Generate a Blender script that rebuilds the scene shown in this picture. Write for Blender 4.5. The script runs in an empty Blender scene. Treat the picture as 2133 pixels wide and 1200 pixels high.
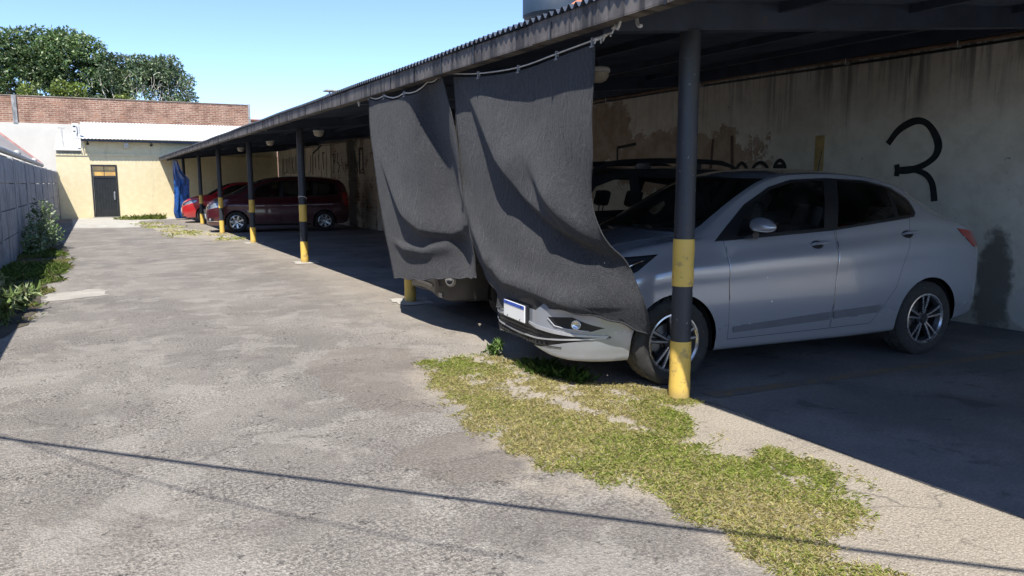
import bpy, bmesh, math, random
import numpy as np
from mathutils import Vector, Matrix
from mathutils.bvhtree import BVHTree
R = math.radians
random.seed(7); np.random.seed(7)
scene = bpy.context.scene
COL = scene.collection

# ------------------------------------------------------------------ nodes
class NB:
    """small node-graph writer"""
    def __init__(s, name):
        s.m = bpy.data.materials.new(name); s.m.use_nodes = True
        s.nt = s.m.node_tree; s.nt.nodes.clear()
        s.out = s.nt.nodes.new('ShaderNodeOutputMaterial')
    def n(s, t, **kw):
        x = s.nt.nodes.new(t)
        for k, v in kw.items(): setattr(x, k, v)
        return x
    def put(s, sock, v):
        if v is None: return
        if isinstance(v, bpy.types.NodeSocket): s.nt.links.new(v, sock)
        elif isinstance(v, (tuple, list)):
            v = tuple(v)
            if sock.type == 'RGBA' and len(v) == 3: v = v + (1,)
            sock.default_value = v
        else:
            if sock.type == 'RGBA': v = (v, v, v, 1)
            sock.default_value = v
    def obj(s): return s.n('ShaderNodeTexCoord').outputs['Object']
    def sep(s, v):
        x = s.n('ShaderNodeSeparateXYZ'); s.put(x.inputs[0], v); return x.outputs
    def comb(s, a, b, c):
        x = s.n('ShaderNodeCombineXYZ')
        for i, v in enumerate((a, b, c)): s.put(x.inputs[i], v)
        return x.outputs[0]
    def scale(s, v, sc):
        x = s.n('ShaderNodeVectorMath', operation='MULTIPLY'); s.put(x.inputs[0], v); s.put(x.inputs[1], sc); return x.outputs[0]
    def noise(s, v, sc, det=4, rough=.55, dist=0):
        x = s.n('ShaderNodeTexNoise'); s.put(x.inputs['Vector'], v)
        x.inputs['Scale'].default_value = sc; x.inputs['Detail'].default_value = det
        x.inputs['Roughness'].default_value = rough; x.inputs['Distortion'].default_value = dist
        return x.outputs['Fac']
    def vor(s, v, sc, feat='F1', out='Distance'):
        x = s.n('ShaderNodeTexVoronoi', feature=feat); s.put(x.inputs['Vector'], v); x.inputs['Scale'].default_value = sc
        return x.outputs[out]
    def math(s, op, a, b=None, c=None):
        x = s.n('ShaderNodeMath', operation=op); s.put(x.inputs[0], a); s.put(x.inputs[1], b)
        if c is not None: s.put(x.inputs[2], c)
        return x.outputs[0]
    def ramp(s, f, lo, hi, a=0., b=1.):
        x = s.n('ShaderNodeMapRange', interpolation_type='SMOOTHSTEP'); s.put(x.inputs['Value'], f)
        for k, v in (('From Min', lo), ('From Max', hi), ('To Min', a), ('To Max', b)): x.inputs[k].default_value = v
        return x.outputs[0]
    def mix(s, f, a, b, mode='MIX'):
        x = s.n('ShaderNodeMix', data_type='RGBA', blend_type=mode); s.put(x.inputs[0], f); s.put(x.inputs[6], a); s.put(x.inputs[7], b)
        return x.outputs[2]
    def bump(s, h, st, dist=.01):
        x = s.n('ShaderNodeBump'); s.put(x.inputs['Height'], h); x.inputs['Strength'].default_value = st; x.inputs['Distance'].default_value = dist
        return x.outputs[0]
    def bsdf(s, col, rough=.6, metal=0., normal=None, spec=.5, coat=0., **kw):
        x = s.n('ShaderNodeBsdfPrincipled'); s.put(x.inputs['Base Color'], col); s.put(x.inputs['Roughness'], rough)
        s.put(x.inputs['Metallic'], metal); s.put(x.inputs['Normal'], normal)
        x.inputs['Specular IOR Level'].default_value = spec; x.inputs['Coat Weight'].default_value = coat
        for k, v in kw.items(): s.put(x.inputs[k], v)
        return x.outputs[0]
    def done(s, sh):
        s.nt.links.new(sh, s.out.inputs['Surface']); return s.m

def plain(name, col, rough=.6, metal=0., var=.18, vs=6., bump=.0, bs=60., spec=.5, coat=0., dark=None, dk=.55):
    """real base colour with mottling, optional grain bump and dirt blotches"""
    b = NB(name); o = b.obj()
    c1 = tuple(min(1, c * (1 + var)) for c in col); c2 = tuple(c * (1 - var) for c in col)
    c = b.mix(b.ramp(b.noise(o, vs, 5), .35, .65), c2, c1)
    if dark: c = b.mix(b.math('MULTIPLY', b.ramp(b.noise(o, vs * 2.3, 6, .65), dk, dk + .12), .8), c, dark)
    nrm = b.bump(b.noise(o, bs, 4), bump, .004) if bump else None
    r = b.math('ADD', b.math('MULTIPLY', b.noise(o, vs * 3, 3), .16), rough - .08)
    return b.done(b.bsdf(c, r, metal, nrm, spec, coat))

# ------------------------------------------------------------------ objects
def tag(o, label=None, cat=None, group=None, kind=None):
    if label: o['label'] = label
    if cat: o['category'] = cat
    if group: o['group'] = group
    if kind: o['kind'] = kind
    return o
def thing(name, label, cat, loc=(0, 0, 0), rz=0., group=None):
    o = bpy.data.objects.new(name, None); COL.objects.link(o)
    o.location = loc; o.rotation_euler = (0, 0, rz); o.empty_display_size = .2
    return tag(o, label, cat, group)
def copy_tree(o, parent=None):
    c = o.copy(); COL.objects.link(c)
    if parent: c.parent = parent
    for ch in list(o.children): copy_tree(ch, c)
    return c
def worldloc(o):
    v = Vector((0, 0, 0))
    while o is not None: v += Vector(o.location); o = o.parent
    return v

class MB:
    """collects simple solids, then links them as ONE mesh object"""
    def __init__(s): s.v = []; s.f = []; s.mi = []
    def add(s, vs, fs, mi=0):
        n = len(s.v); s.v += [tuple(p) for p in vs]; s.f += [tuple(i + n for i in f) for f in fs]; s.mi += [mi] * len(fs)
    def box(s, a, b, mi=0):
        (x0, y0, z0), (x1, y1, z1) = a, b
        s.add([(x0,y0,z0),(x1,y0,z0),(x1,y1,z0),(x0,y1,z0),(x0,y0,z1),(x1,y0,z1),(x1,y1,z1),(x0,y1,z1)],
              [(0,3,2,1),(4,5,6,7),(0,1,5,4),(1,2,6,5),(2,3,7,6),(3,0,4,7)], mi)
    def bbox(s, a, b, c=.01, mi=0):
        """box with chamfered edges"""
        a = Vector(a); b = Vector(b); m = (a + b) / 2; h = (b - a) / 2
        bm = bmesh.new(); bmesh.ops.create_cube(bm, size=2)
        for v in bm.verts: v.co = Vector((m[i] + v.co[i] * h[i] for i in range(3)))
        bmesh.ops.bevel(bm, geom=bm.edges[:], offset=c, segments=2, affect='EDGES', profile=.6)
        s.bm(bm, mi)
    def bm(s, bm, mi=0):
        bm.verts.index_update(); s.add([v.co.copy() for v in bm.verts], [[v.index for v in f.verts] for f in bm.faces], mi); bm.free()
    def prism(s, poly, axis, a, b, mi=0):
        """polygon (2D) extruded along an axis from a to b"""
        def e(p, t): return (t, p[0], p[1]) if axis == 'x' else (p[0], t, p[1]) if axis == 'y' else (p[0], p[1], t)
        n = len(poly); vs = [e(p, a) for p in poly] + [e(p, b) for p in poly]
        fs = [tuple(range(n - 1, -1, -1)), tuple(range(n, 2 * n))] + [(i, (i + 1) % n, n + (i + 1) % n, n + i) for i in range(n)]
        s.add(vs, fs, mi)
    def tube(s, pts, r, seg=8, mi=0, cap=True):
        pts = [Vector(p) for p in pts]; n = len(pts); rs = r if isinstance(r, (list, tuple)) else [r] * n
        vs = []; up0 = None
        for i, p in enumerate(pts):
            t = (pts[min(i + 1, n - 1)] - pts[max(i - 1, 0)]).normalized()
            if up0 is None:
                up0 = Vector((0, 0, 1)) if abs(t.z) < .9 else Vector((1, 0, 0))
            x = t.cross(up0)
            if x.length < 1e-4: x = t.cross(Vector((0, 1, 0)))
            x.normalize(); y = x.cross(t); up0 = y
            for k in range(seg):
                a = 2 * math.pi * k / seg; vs.append(p + x * math.cos(a) * rs[i] + y * math.sin(a) * rs[i])
        fs = [(i * seg + k, i * seg + (k + 1) % seg, (i + 1) * seg + (k + 1) % seg, (i + 1) * seg + k) for i in range(n - 1) for k in range(seg)]
        if cap: fs += [tuple(range(seg - 1, -1, -1)), tuple(range((n - 1) * seg, n * seg))]
        s.add(vs, fs, mi)
    def lathe(s, prof, c, axis='z', seg=24, mi=0, fn=None):
        """profile (r, t) turned about an axis through c"""
        c = Vector(c); vs = []
        for k in range(seg):
            a = 2 * math.pi * k / seg
            for j, (r, t) in enumerate(prof):
                if fn: r = fn(j, k, r)
                x, y = r * math.cos(a), r * math.sin(a)
                vs.append(c + Vector((x, y, t) if axis == 'z' else (x, t, y) if axis == 'y' else (t, x, y)))
        m = len(prof)
        fs = [(k * m + j, k * m + j + 1, ((k + 1) % seg) * m + j + 1, ((k + 1) % seg) * m + j) for k in range(seg) for j in range(m - 1)]
        s.add(vs, fs, mi)
    def ribbon(s, pts, w, nrm, th=.003, mi=0):
        """painted stroke: flat band of width w following pts, lying on a surface with normal nrm"""
        pts = [Vector(p) for p in pts]; nrm = Vector(nrm); n = len(pts); ws = w if isinstance(w, (list, tuple)) else [w] * n
        vs = []
        for i, p in enumerate(pts):
            t = (pts[min(i + 1, n - 1)] - pts[max(i - 1, 0)]).normalized(); sd = t.cross(nrm).normalized() * ws[i] / 2
            vs += [p - sd, p + sd, p - sd + nrm * th, p + sd + nrm * th]
        fs = []
        for i in range(n - 1):
            a, b = i * 4, i * 4 + 4
            fs += [(a + 2, a + 3, b + 3, b + 2), (a, a + 2, b + 2, b), (a + 3, a + 1, b + 1, b + 3)]
        fs += [(0, 1, 3, 2), ((n - 1) * 4, (n - 1) * 4 + 2, (n - 1) * 4 + 3, (n - 1) * 4 + 1)]
        s.add(vs, fs, mi)
    def build(s, name, mats, parent=None, smooth=False, world=True, fix=True, angle=40):
        """world=True: vertices are world coordinates (parents must be unrotated)"""
        off = worldloc(parent) if (parent is not None and world) else Vector((0, 0, 0))
        me = bpy.data.meshes.new(name); me.from_pydata([tuple(Vector(p) - off) for p in s.v], [], s.f)
        for m in (mats if isinstance(mats, (list, tuple)) else [mats]): me.materials.append(m)
        if fix:
            bm = bmesh.new(); bm.from_mesh(me)
            for f, i in zip(bm.faces, s.mi): f.material_index = i
            bmesh.ops.recalc_face_normals(bm, faces=bm.faces[:]); bm.to_mesh(me); bm.free()
        else:
            me.polygons.foreach_set('material_index', s.mi)
        o = bpy.data.objects.new(name, me); COL.objects.link(o)
        if parent is not None: o.parent = parent
        if smooth:
            me.polygons.foreach_set('use_smooth', [True] * len(me.polygons))
            if angle: 
                try: me.set_sharp_from_angle(angle=R(angle))
                except Exception: pass
        me.update(); return o

def islands(o):
    """one object per connected piece of a mesh part"""
    me = o.data; n = len(me.vertices); par = list(range(n))
    def find(i):
        while par[i] != i: par[i] = par[par[i]]; i = par[i]
        return i
    for p in me.polygons:
        a = find(p.vertices[0])
        for v in p.vertices[1:]: par[find(v)] = a
    groups = {}
    for p in me.polygons: groups.setdefault(find(p.vertices[0]), []).append(p)
    if len(groups) < 2: return [o]
    out = []; base = o.name.split('.')[0]
    nrm = [tuple(c.vector) for c in me.corner_normals] if me.has_custom_normals else None
    for g in groups.values():
        idx = {}; F = []; N = []
        for p in g:
            F.append([idx.setdefault(v, len(idx)) for v in p.vertices])
            if nrm: N += [nrm[l] for l in p.loop_indices]
        nm = bpy.data.meshes.new(base); nm.from_pydata([tuple(me.vertices[v].co) for v in idx], [], F)
        for mt in me.materials: nm.materials.append(mt)
        for q, p in zip(nm.polygons, g): q.material_index = p.material_index; q.use_smooth = p.use_smooth
        if nrm: nm.normals_split_custom_set(N)
        k = bpy.data.objects.new(base + '.part', nm); COL.objects.link(k); k.parent = o.parent; out.append(k)
    ch = list(o.children)
    for c in ch: c.parent = out[0]
    bpy.data.objects.remove(o)
    for k in out: k.name = base
    return out
def ground_sheet(name, poly, z, mat, kind='structure', jit=.0, step=.12):
    """irregular flat patch lying on the ground, a few mm above the sheet below"""
    pts = []
    n = len(poly)
    for i in range(n):
        a = Vector(poly[i]); b = Vector(poly[(i + 1) % n]); k = max(1, int((b - a).length / step)) if jit else 1
        for j in range(k):
            p = a.lerp(b, j / k)
            pts.append((p.x + random.uniform(-jit, jit), p.y + random.uniform(-jit, jit), z))
    me = bpy.data.meshes.new(name); me.from_pydata(pts, [], [tuple(range(len(pts)))]); me.materials.append(mat)
    bm = bmesh.new(); bm.from_mesh(me); bmesh.ops.triangulate(bm, faces=bm.faces[:])
    for f in bm.faces:
        if f.normal.z < 0: f.normal_flip()
    bm.to_mesh(me); bm.free()
    o = bpy.data.objects.new(name, me); COL.objects.link(o); tag(o, kind=kind); return o

def interp(xs, ys):
    """monotone cubic interpolation"""
    xs = np.array(xs, float); ys = np.array(ys, float); h = np.diff(xs); d = np.diff(ys) / h; m = np.zeros_like(ys)
    m[0], m[-1] = d[0], d[-1]
    for i in range(1, len(xs) - 1):
        if d[i-1] * d[i] > 0:
            w1, w2 = 2 * h[i] + h[i-1], h[i] + 2 * h[i-1]; m[i] = (w1 + w2) / (w1 / d[i-1] + w2 / d[i])
    def f(x):
        i = int(np.clip(np.searchsorted(xs, x) - 1, 0, len(h) - 1)); t = (x - xs[i]) / h[i]; t = min(max(t, 0), 1)
        return float((2*t**3-3*t*t+1)*ys[i] + (t**3-2*t*t+t)*h[i]*m[i] + (-2*t**3+3*t*t)*ys[i+1] + (t**3-t*t)*h[i]*m[i+1])
    return f
def catmull(pts, per):
    """points on a Catmull-Rom curve"""
    P = [np.array(p, float) for p in pts]; P = [2 * P[0] - P[1]] + P + [2 * P[-1] - P[-2]]; out = []
    for i in range(1, len(P) - 2):
        p0, p1, p2, p3 = P[i-1:i+3]
        for k in range(per):
            t = k / per; out.append(.5 * (2*p1 + (p2-p0)*t + (2*p0-5*p1+4*p2-p3)*t*t + (3*p1-p0-3*p2+p3)*t**3))
    out.append(P[-2]); return out
# ------------------------------------------------------------------ materials
def mat_asphalt():
    b = NB('asphalt'); o = b.obj(); x, y, z = b.sep(o)
    warp = b.noise(o, .55, 5, .6); mid = b.noise(o, 2.1, 6, .62, .4); fine = b.noise(o, 55, 3, .7); grit = b.vor(o, 105)
    c = b.mix(b.ramp(warp, .38, .62), (.148, .134, .120), (.232, .210, .184))
    c = b.mix(b.math('MULTIPLY', b.ramp(mid, .525, .57), .40), c, (.33, .305, .27))
    c = b.mix(b.math('MULTIPLY', b.ramp(b.noise(o, .9, 9, .72, .5), .53, .585), .55), c, (.118, .104, .094))
    # cross-lane streaks of worn binder
    st = b.noise(b.scale(o, (1.3, 3.4, 1)), 1.0, 7, .7, .5)
    c = b.mix(b.math('MULTIPLY', b.ramp(st, .54, .66), .4), c, (.17, .16, .15))
    f2 = b.noise(o, 120, 2, .6)
    sg = b.ramp(b.noise(o, 1.6, 5, .6), .38, .62, .35, 1.0)
    c = b.mix(sg, c, b.mix(b.ramp(fine, .41, .60), b.mix(.45, c, (.05, .046, .042)), b.mix(.25, c, (.55, .50, .44))))
    c = b.mix(b.math('MULTIPLY', b.ramp(f2, .44, .30, 0, .65), sg), c, (.05, .046, .042)); c = b.mix(b.ramp(f2, .60, .72, 0, .5), c, (.60, .56, .50))
    # dark pits and pale stones
    gate = b.ramp(b.noise(o, 3.2, 4), .42, .62)
    pit = b.math('MULTIPLY', b.ramp(b.noise(o, 17, 5, .78), .585, .62), gate)
    c = b.mix(b.math('MULTIPLY', pit, .85), c, (.045, .042, .04))
    c = b.mix(b.math('MULTIPLY', b.ramp(grit, .12, .03), b.ramp(b.noise(o, 9, 3), .5, .62)), c, (.5, .47, .42))
    # worn dusty apron along the carport and under the grass, older reddish repairs
    def ell(x0, y0, rx, ry):
        dx = b.math('DIVIDE', b.math('SUBTRACT', x, x0), rx); dy = b.math('DIVIDE', b.math('SUBTRACT', y, y0), ry)
        return b.math('ADD', b.math('MULTIPLY', dx, dx), b.math('MULTIPLY', dy, dy))
    en = b.math('MULTIPLY', b.math('SUBTRACT', b.noise(o, 1.9, 9, .70), .5), 3.6)
    red = b.ramp(b.math('ADD', b.math('MINIMUM', ell(1.85, 5.2, .55, 1.05), ell(1.6, 3.42, .36, .36)), b.math('MULTIPLY', en, .95)), 1.05, .90)
    c = b.mix(b.math('MULTIPLY', red, .45), c, (.15, .124, .104)); 
    rim = b.ramp(b.math('ABSOLUTE', b.math('SUBTRACT', b.math('ADD', ell(1.6, 3.42, .36, .36), b.math('MULTIPLY', en, .95)), 1.0)), .06, .015)
    c = b.mix(b.math('MULTIPLY', rim, .45), c, (.09, .08, .07))
    ap = b.math('MINIMUM', b.math('MINIMUM', ell(2.6, 4.5, .72, 1.15), ell(2.65, 3.2, .85, 1.0)), ell(3.0, 1.6, 1.0, 1.5))
    ap = b.ramp(b.math('ADD', ap, en), 1.35, .55)
    ds = b.math('MULTIPLY', b.ramp(b.math('ADD', x, b.math('MULTIPLY', en, .5)), 2.2, 3.3), .6)
    soil = b.mix(b.ramp(b.noise(o, 85, 4, .75), .40, .62), (.24, .205, .16), (.44, .385, .31))
    c = b.mix(b.math('MULTIPLY', b.math('MAXIMUM', ap, ds), .7), c, soil)
    # fine cracks
    wv = b.n('ShaderNodeTexNoise'); wv.inputs['Scale'].default_value = 4; wv.inputs['Detail'].default_value = 6; b.put(wv.inputs['Vector'], o)
    cr = b.vor(b.mix(.22, o, wv.outputs['Color'], 'ADD'), .8, 'DISTANCE_TO_EDGE')
    c = b.mix(b.math('MULTIPLY', b.ramp(cr, .009, .001), b.ramp(b.noise(o, .7, 3), .52, .60, 0, .5)), c, (.075, .068, .06))
    h = b.math('ADD', b.math('MULTIPLY', grit, .6), b.math('MULTIPLY', fine, 1.0))
    h = b.math('SUBTRACT', h, b.math('MULTIPLY', pit, .6))
    return b.done(b.bsdf(c, .92, 0, b.bump(h, .75, .012), .25))
def mat_patch(name, ca, cb, sp=.5):
    b = NB(name); o = b.obj()
    c = b.mix(b.ramp(b.noise(o, 2.2, 5, .6), .35, .65), ca, cb)
    f = b.noise(o, 60, 3, .7)
    c = b.mix(b.ramp(f, .3, .72, 0, sp), c, b.mix(.6, c, (.05, .05, .045)))
    c = b.mix(b.math('MULTIPLY', b.ramp(b.vor(o, 95), .12, .03), .7), c, (.5, .46, .41))
    return b.done(b.bsdf(c, .92, 0, b.bump(f, .55, .008), .25))
def mat_floor():
    b = NB('carport_floor_cement'); o = b.obj()
    c = b.mix(b.ramp(b.noise(o, .9, 6, .6), .36, .64), (.15, .145, .145), (.23, .22, .215))
    c = b.mix(b.math('MULTIPLY', b.ramp(b.noise(o, 2.4, 6, .65, .6), .56, .66), .7), c, (.085, .08, .08))
    c = b.mix(b.math('MULTIPLY', b.ramp(b.noise(o, 26, 4, .7), .62, .70), .6), c, (.32, .30, .28))
    c = b.mix(b.ramp(b.noise(o, 70, 3), .35, .7, 0, .35), c, (.05, .05, .05))
    return b.done(b.bsdf(c, .75, 0, b.bump(b.noise(o, 45, 4), .3, .006), .35))
def mat_plaster():
    b = NB('stained_plaster'); o = b.obj(); x, y, z = b.sep(o)
    n1 = b.noise(o, 1.0, 6, .6); n2 = b.noise(o, 4.5, 6, .65); n3 = b.noise(o, 22, 5, .6)
    c = b.mix(b.ramp(n1, .36, .64), (.72, .67, .575), (.82, .775, .685))
    c = b.mix(b.ramp(n2, .40, .70, 0, .35), c, (.46, .41, .33))
    # exposed render where paint has flaked away
    def ell(y0, z0, ry, rz):
        dy = b.math('DIVIDE', b.math('SUBTRACT', y, y0), ry); dz = b.math('DIVIDE', b.math('SUBTRACT', z, z0), rz)
        return b.math('ADD', b.math('MULTIPLY', dy, dy), b.math('MULTIPLY', dz, dz))
    nn = b.math('MULTIPLY', b.math('SUBTRACT', b.noise(o, 2.6, 7, .7), .5), 3.6)
    e = b.math('MINIMUM', ell(8.9, 1.78, 1.75, .50), b.math('MINIMUM', ell(10.9, 2.35, .9, .55), ell(12.2, 1.9, 1.6, .8)))
    peel = b.ramp(b.math('ADD', e, nn), 1.06, .94)
    pc = b.mix(b.ramp(n2, .35, .65), (.38, .28, .205), (.50, .40, .31))
    c = b.mix(peel, c, pc)
    rim = b.ramp(b.math('ABSOLUTE', b.math('SUBTRACT', b.math('ADD', e, nn), 1.06)), .12, .02)
    c = b.mix(b.math('MULTIPLY', rim, b.ramp(b.noise(o, 12, 3), .48, .60)), c, (.60, .56, .49))
    # run-off streaks below the roof edge
    sv = b.scale(o, (1, 4.6, .28)); s1 = b.noise(sv, 1.0, 5, .62); s2 = b.noise(b.scale(o, (1, 13, .6)), 1.0, 4, .6)
    top = b.ramp(b.math('ADD', z, b.math('MULTIPLY', b.math('SUBTRACT', s1, .5), 2.6)), 2.05, 3.0)
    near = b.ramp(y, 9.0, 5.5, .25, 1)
    st = b.math('MULTIPLY', b.math('MULTIPLY', b.ramp(s2, .43, .58), top), near)
    c = b.mix(b.math('MULTIPLY', st, .75), c, (.13, .12, .105))
    c = b.mix(b.math('MULTIPLY', b.ramp(z, 2.45, 2.95), b.math('MULTIPLY', near, .30)), c, (.16, .145, .13))  # separate even darkening towards the top, strongest on the near stretch
    # mildew specks
    c = b.mix(b.math('MULTIPLY', b.ramp(b.noise(o, 7, 6, .72), .655, .70), .75), c, (.11, .10, .08))
    # damp patches at the foot
    dn = b.math('MULTIPLY', b.math('SUBTRACT', b.noise(o, 5, 6, .7), .5), 1.6)
    d1 = b.ramp(b.math('ADD', ell(4.10, .40, .20, .60), b.math('MULTIPLY', dn, 1.6)), 1.25, .45)
    c = b.mix(b.math('MULTIPLY', d1, .80), c, (.085, .082, .066))
    d2 = b.ramp(b.math('ADD', z, b.math('MULTIPLY', dn, .45)), .42, .12)
    c = b.mix(b.math('MULTIPLY', d2, .6), c, (.17, .15, .12))
    c = b.mix(b.math('MULTIPLY', b.ramp(b.math('ADD', ell(3.75, .25, .22, .22), dn), 1.0, .8), .8), c, (.6, .57, .52))
    h = b.math('SUBTRACT', b.math('MULTIPLY', n3, .5), b.math('MULTIPLY', peel, .9))
    return b.done(b.bsdf(c, .93, 0, b.bump(h, .5, .012), .2))
def mat_brick(name, cols, mortar, wash=None, size=(.24, .07), axis='y', stain=None, bscale=1., washlim=(.42, .58)):
    b = NB(name); o = b.obj(); x, y, z = b.sep(o)
    v = b.comb(y if axis == 'y' else x, z, 0)
    t = b.n('ShaderNodeTexBrick'); b.put(t.inputs['Vector'], v)
    t.inputs['Scale'].default_value = 1; t.inputs['Brick Width'].default_value = size[0]; t.inputs['Row Height'].default_value = size[1]
    t.inputs['Mortar Size'].default_value = size[1] * .16; t.inputs['Bias'].default_value = -.1
    b.put(t.inputs['Color1'], cols[0]); b.put(t.inputs['Color2'], cols[1]); b.put(t.inputs['Mortar'], mortar)
    c = b.mix(b.ramp(b.noise(o, 1.3, 6, .65), .38, .66, 0, .6), t.outputs['Color'], tuple(k * .45 for k in cols[0]))
    c = b.mix(b.math('MULTIPLY', b.ramp(b.noise(b.scale(o, (4, 4, 14)), 1.2, 4, .7), .56, .64), .65), c, (.52, .40, .30))
    if wash:
        w = b.ramp(b.noise(o, 1.7, 7, .7), *washlim)
        c = b.mix(b.math('MULTIPLY', w, .85), c, wash)
    if stain:
        y0, w0 = stain
        s = b.math('ABSOLUTE', b.math('SUBTRACT', b.math('ADD', y, b.math('MULTIPLY', b.math('SUBTRACT', b.noise(o, 2.2, 5), .5), 1.2)), y0))
        c = b.mix(b.math('MULTIPLY', b.ramp(s, w0, w0 * .5), .85), c, (.035, .035, .035))
    h = b.math('ADD', b.math('MULTIPLY', t.outputs['Fac'], -1.0), b.noise(o, 14, 4, .7))
    return b.done(b.bsdf(c, .93, 0, b.bump(h, .8, .02 * bscale), .2))
def mat_cloth():
    b = NB('shade_cloth_weave'); o = b.obj()
    g = b.noise(o, 260, 2, .6); n = b.noise(o, 3.4, 6, .62)
    c = b.mix(b.ramp(n, .35, .68), (.019, .020, .025), (.030, .031, .036))
    c = b.mix(b.ramp(g, .50, .66, 0, .9), c, (.088, .088, .090)); c = b.mix(b.ramp(g, .46, .34, 0, .7), c, (.010, .010, .012))
    c = b.mix(b.math('MULTIPLY', b.ramp(b.noise(o, 9, 6, .7), .60, .70), .6), c, (.075, .073, .07))
    cr = b.noise(b.scale(o, (1, 1, .5)), 13, 6, .66, 1.6)
    h = b.math('ADD', b.math('MULTIPLY', cr, 1.25), b.math('MULTIPLY', g, .45))
    sh = b.bsdf(c, .85, 0, b.bump(h, .6, .03), .25, 0, **{'Sheen Weight': .12, 'Sheen Roughness': .5})
    tr = b.n('ShaderNodeBsdfTransparent'); mx = b.n('ShaderNodeMixShader'); b.put(mx.inputs[0], b.ramp(b.noise(o, 170, 1), .62, .70, 0, .5)); b.put(mx.inputs[1], sh); b.put(mx.inputs[2], tr.outputs[0])
    return b.done(mx.outputs[0])
def mat_paint(name, col, metal=.55, rough=.32, coat=.7, dust=.12):
    b = NB(name); o = b.obj(); x, y, z = b.sep(o)
    fl = b.noise(o, 900, 1)
    c = b.mix(b.math('MULTIPLY', fl, .35), col, tuple(k * 1.25 for k in col))
    d = b.math('MULTIPLY', b.ramp(b.noise(o, 3.0, 6, .65), .35, .75), dust)
    low = b.math('MULTIPLY', b.ramp(b.math('ADD', z, b.math('MULTIPLY', b.noise(o, 5, 4), .2)), .62, .22), .30)
    d = b.math('ADD', d, low)
    c = b.mix(d, c, (.30, .27, .23))
    r = b.math('ADD', rough, b.math('MULTIPLY', d, .7))
    geo = b.n('ShaderNodeNewGeometry'); 
    body = b.bsdf(c, r, metal, None, .5, coat, **{'Coat Roughness': .03})
    inner = b.bsdf((.035, .035, .038), .8, 0, None, .3)
    mx = b.n('ShaderNodeMixShader'); b.put(mx.inputs[0], geo.outputs['Backfacing']); b.put(mx.inputs[1], body); b.put(mx.inputs[2], inner)
    return b.done(mx.outputs[0])
def mat_glass(name, tint=(.55, .60, .60), rough=.02):
    b = NB(name); tr = b.n('ShaderNodeBsdfTransparent'); b.put(tr.inputs['Color'], tint)
    gl = b.n('ShaderNodeBsdfGlossy'); b.put(gl.inputs['Color'], (.9, .92, .95)); gl.inputs['Roughness'].default_value = rough
    fr = b.n('ShaderNodeFresnel'); fr.inputs['IOR'].default_value = 1.5
    o = b.obj(); d = b.n('ShaderNodeBsdfDiffuse'); b.put(d.inputs['Color'], (.4, .38, .34))
    m1 = b.n('ShaderNodeMixShader'); b.put(m1.inputs[0], fr.outputs[0]); b.put(m1.inputs[1], tr.outputs[0]); b.put(m1.inputs[2], gl.outputs[0])
    m2 = b.n('ShaderNodeMixShader'); b.put(m2.inputs[0], b.math('MULTIPLY', b.ramp(b.noise(o, 4, 6, .7), .4, .75), .06)); b.put(m2.inputs[1], m1.outputs[0]); b.put(m2.inputs[2], d.outputs[0])
    return b.done(m2.outputs[0])
def mat_attr(name, rough=.75, trans=.25):
    """leaf / blade colours stored per face corner; thin leaves pass some light"""
    b = NB(name); a = b.n('ShaderNodeAttribute', attribute_name='tone'); c = a.outputs['Color']
    p = b.bsdf(c, rough, 0, None, .5)
    t = b.n('ShaderNodeBsdfTranslucent'); b.put(t.inputs['Color'], c)
    m = b.n('ShaderNodeMixShader'); m.inputs[0].default_value = trans; b.put(m.inputs[1], p); b.put(m.inputs[2], t.outputs[0])
    return b.done(m.outputs[0])
def mat_streak(name, col, dark, light, k=(3, 3, .5), lim=(.5, .66), rough=.7, metal=0.):
    b = NB(name); o = b.obj()
    s = b.noise(b.scale(o, k), 1.0, 5, .65); n = b.noise(o, 5, 5, .6)
    c = b.mix(b.ramp(n, .38, .66), col, light); c = b.mix(b.math('MULTIPLY', b.ramp(s, *lim), .8), c, dark)
    return b.done(b.bsdf(c, rough, metal, b.bump(b.noise(o, 30, 4), .2, .005), .4))
def mat_post(name, col, dark):
    b = NB(name); o = b.obj()
    n = b.noise(o, 9, 6, .7); c = b.mix(b.ramp(n, .565, .62, 0, .8), col, dark); c = b.mix(b.ramp(b.sep(o)[2], .10, .0, 0, .6), c, (.20, .17, .12))
    c = b.mix(b.ramp(b.noise(o, 3, 4), .35, .7, 0, .3), c, tuple(k * .6 for k in col))
    c = b.mix(b.math('MULTIPLY', b.ramp(b.noise(o, 34, 3, .7), .68, .72), .6), c, (.35, .33, .30))
    return b.done(b.bsdf(c, .48, 0, b.bump(b.noise(o, 12, 5), .25, .006), .45))
m = {}
m['asphalt'] = mat_asphalt(); m['floor'] = mat_floor(); m['plaster'] = mat_plaster(); m['cloth'] = mat_cloth()
m['patch_dark'] = mat_patch('reddish_asphalt', (.20, .175, .155), (.28, .245, .215)); m['patch_light'] = mat_patch('pale_cement', (.32, .298, .262), (.40, .375, .33), .5)
m['slab'] = mat_patch('cement_slab', (.36, .34, .30), (.45, .43, .38), .3); m['dirt'] = mat_patch('dry_dirt', (.27, .24, .20), (.36, .32, .265), .5)
m['soil'] = mat_patch('dark_soil', (.05, .042, .03), (.09, .075, .055), .4)
m['white_brick'] = mat_brick('whitewashed_brick', ((.34, .19, .12), (.24, .15, .105)), (.50, .45, .37), (.60, .54, .44), (.30, .11), 'y', (25.6, .75), 1.5, (.40, .52))
m['red_brick'] = mat_brick('red_brick', ((.30, .135, .09), (.48, .275, .19)), (.56, .44, .34), (.42, .235, .16), (.30, .10), 'x', None, 1.5, (.52, .66))
m['far_plaster'] = mat_streak('far_plaster', (.60, .53, .42), (.16, .14, .11), (.68, .61, .50), (1, 3, .4), (.52, .62), .9)
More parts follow.
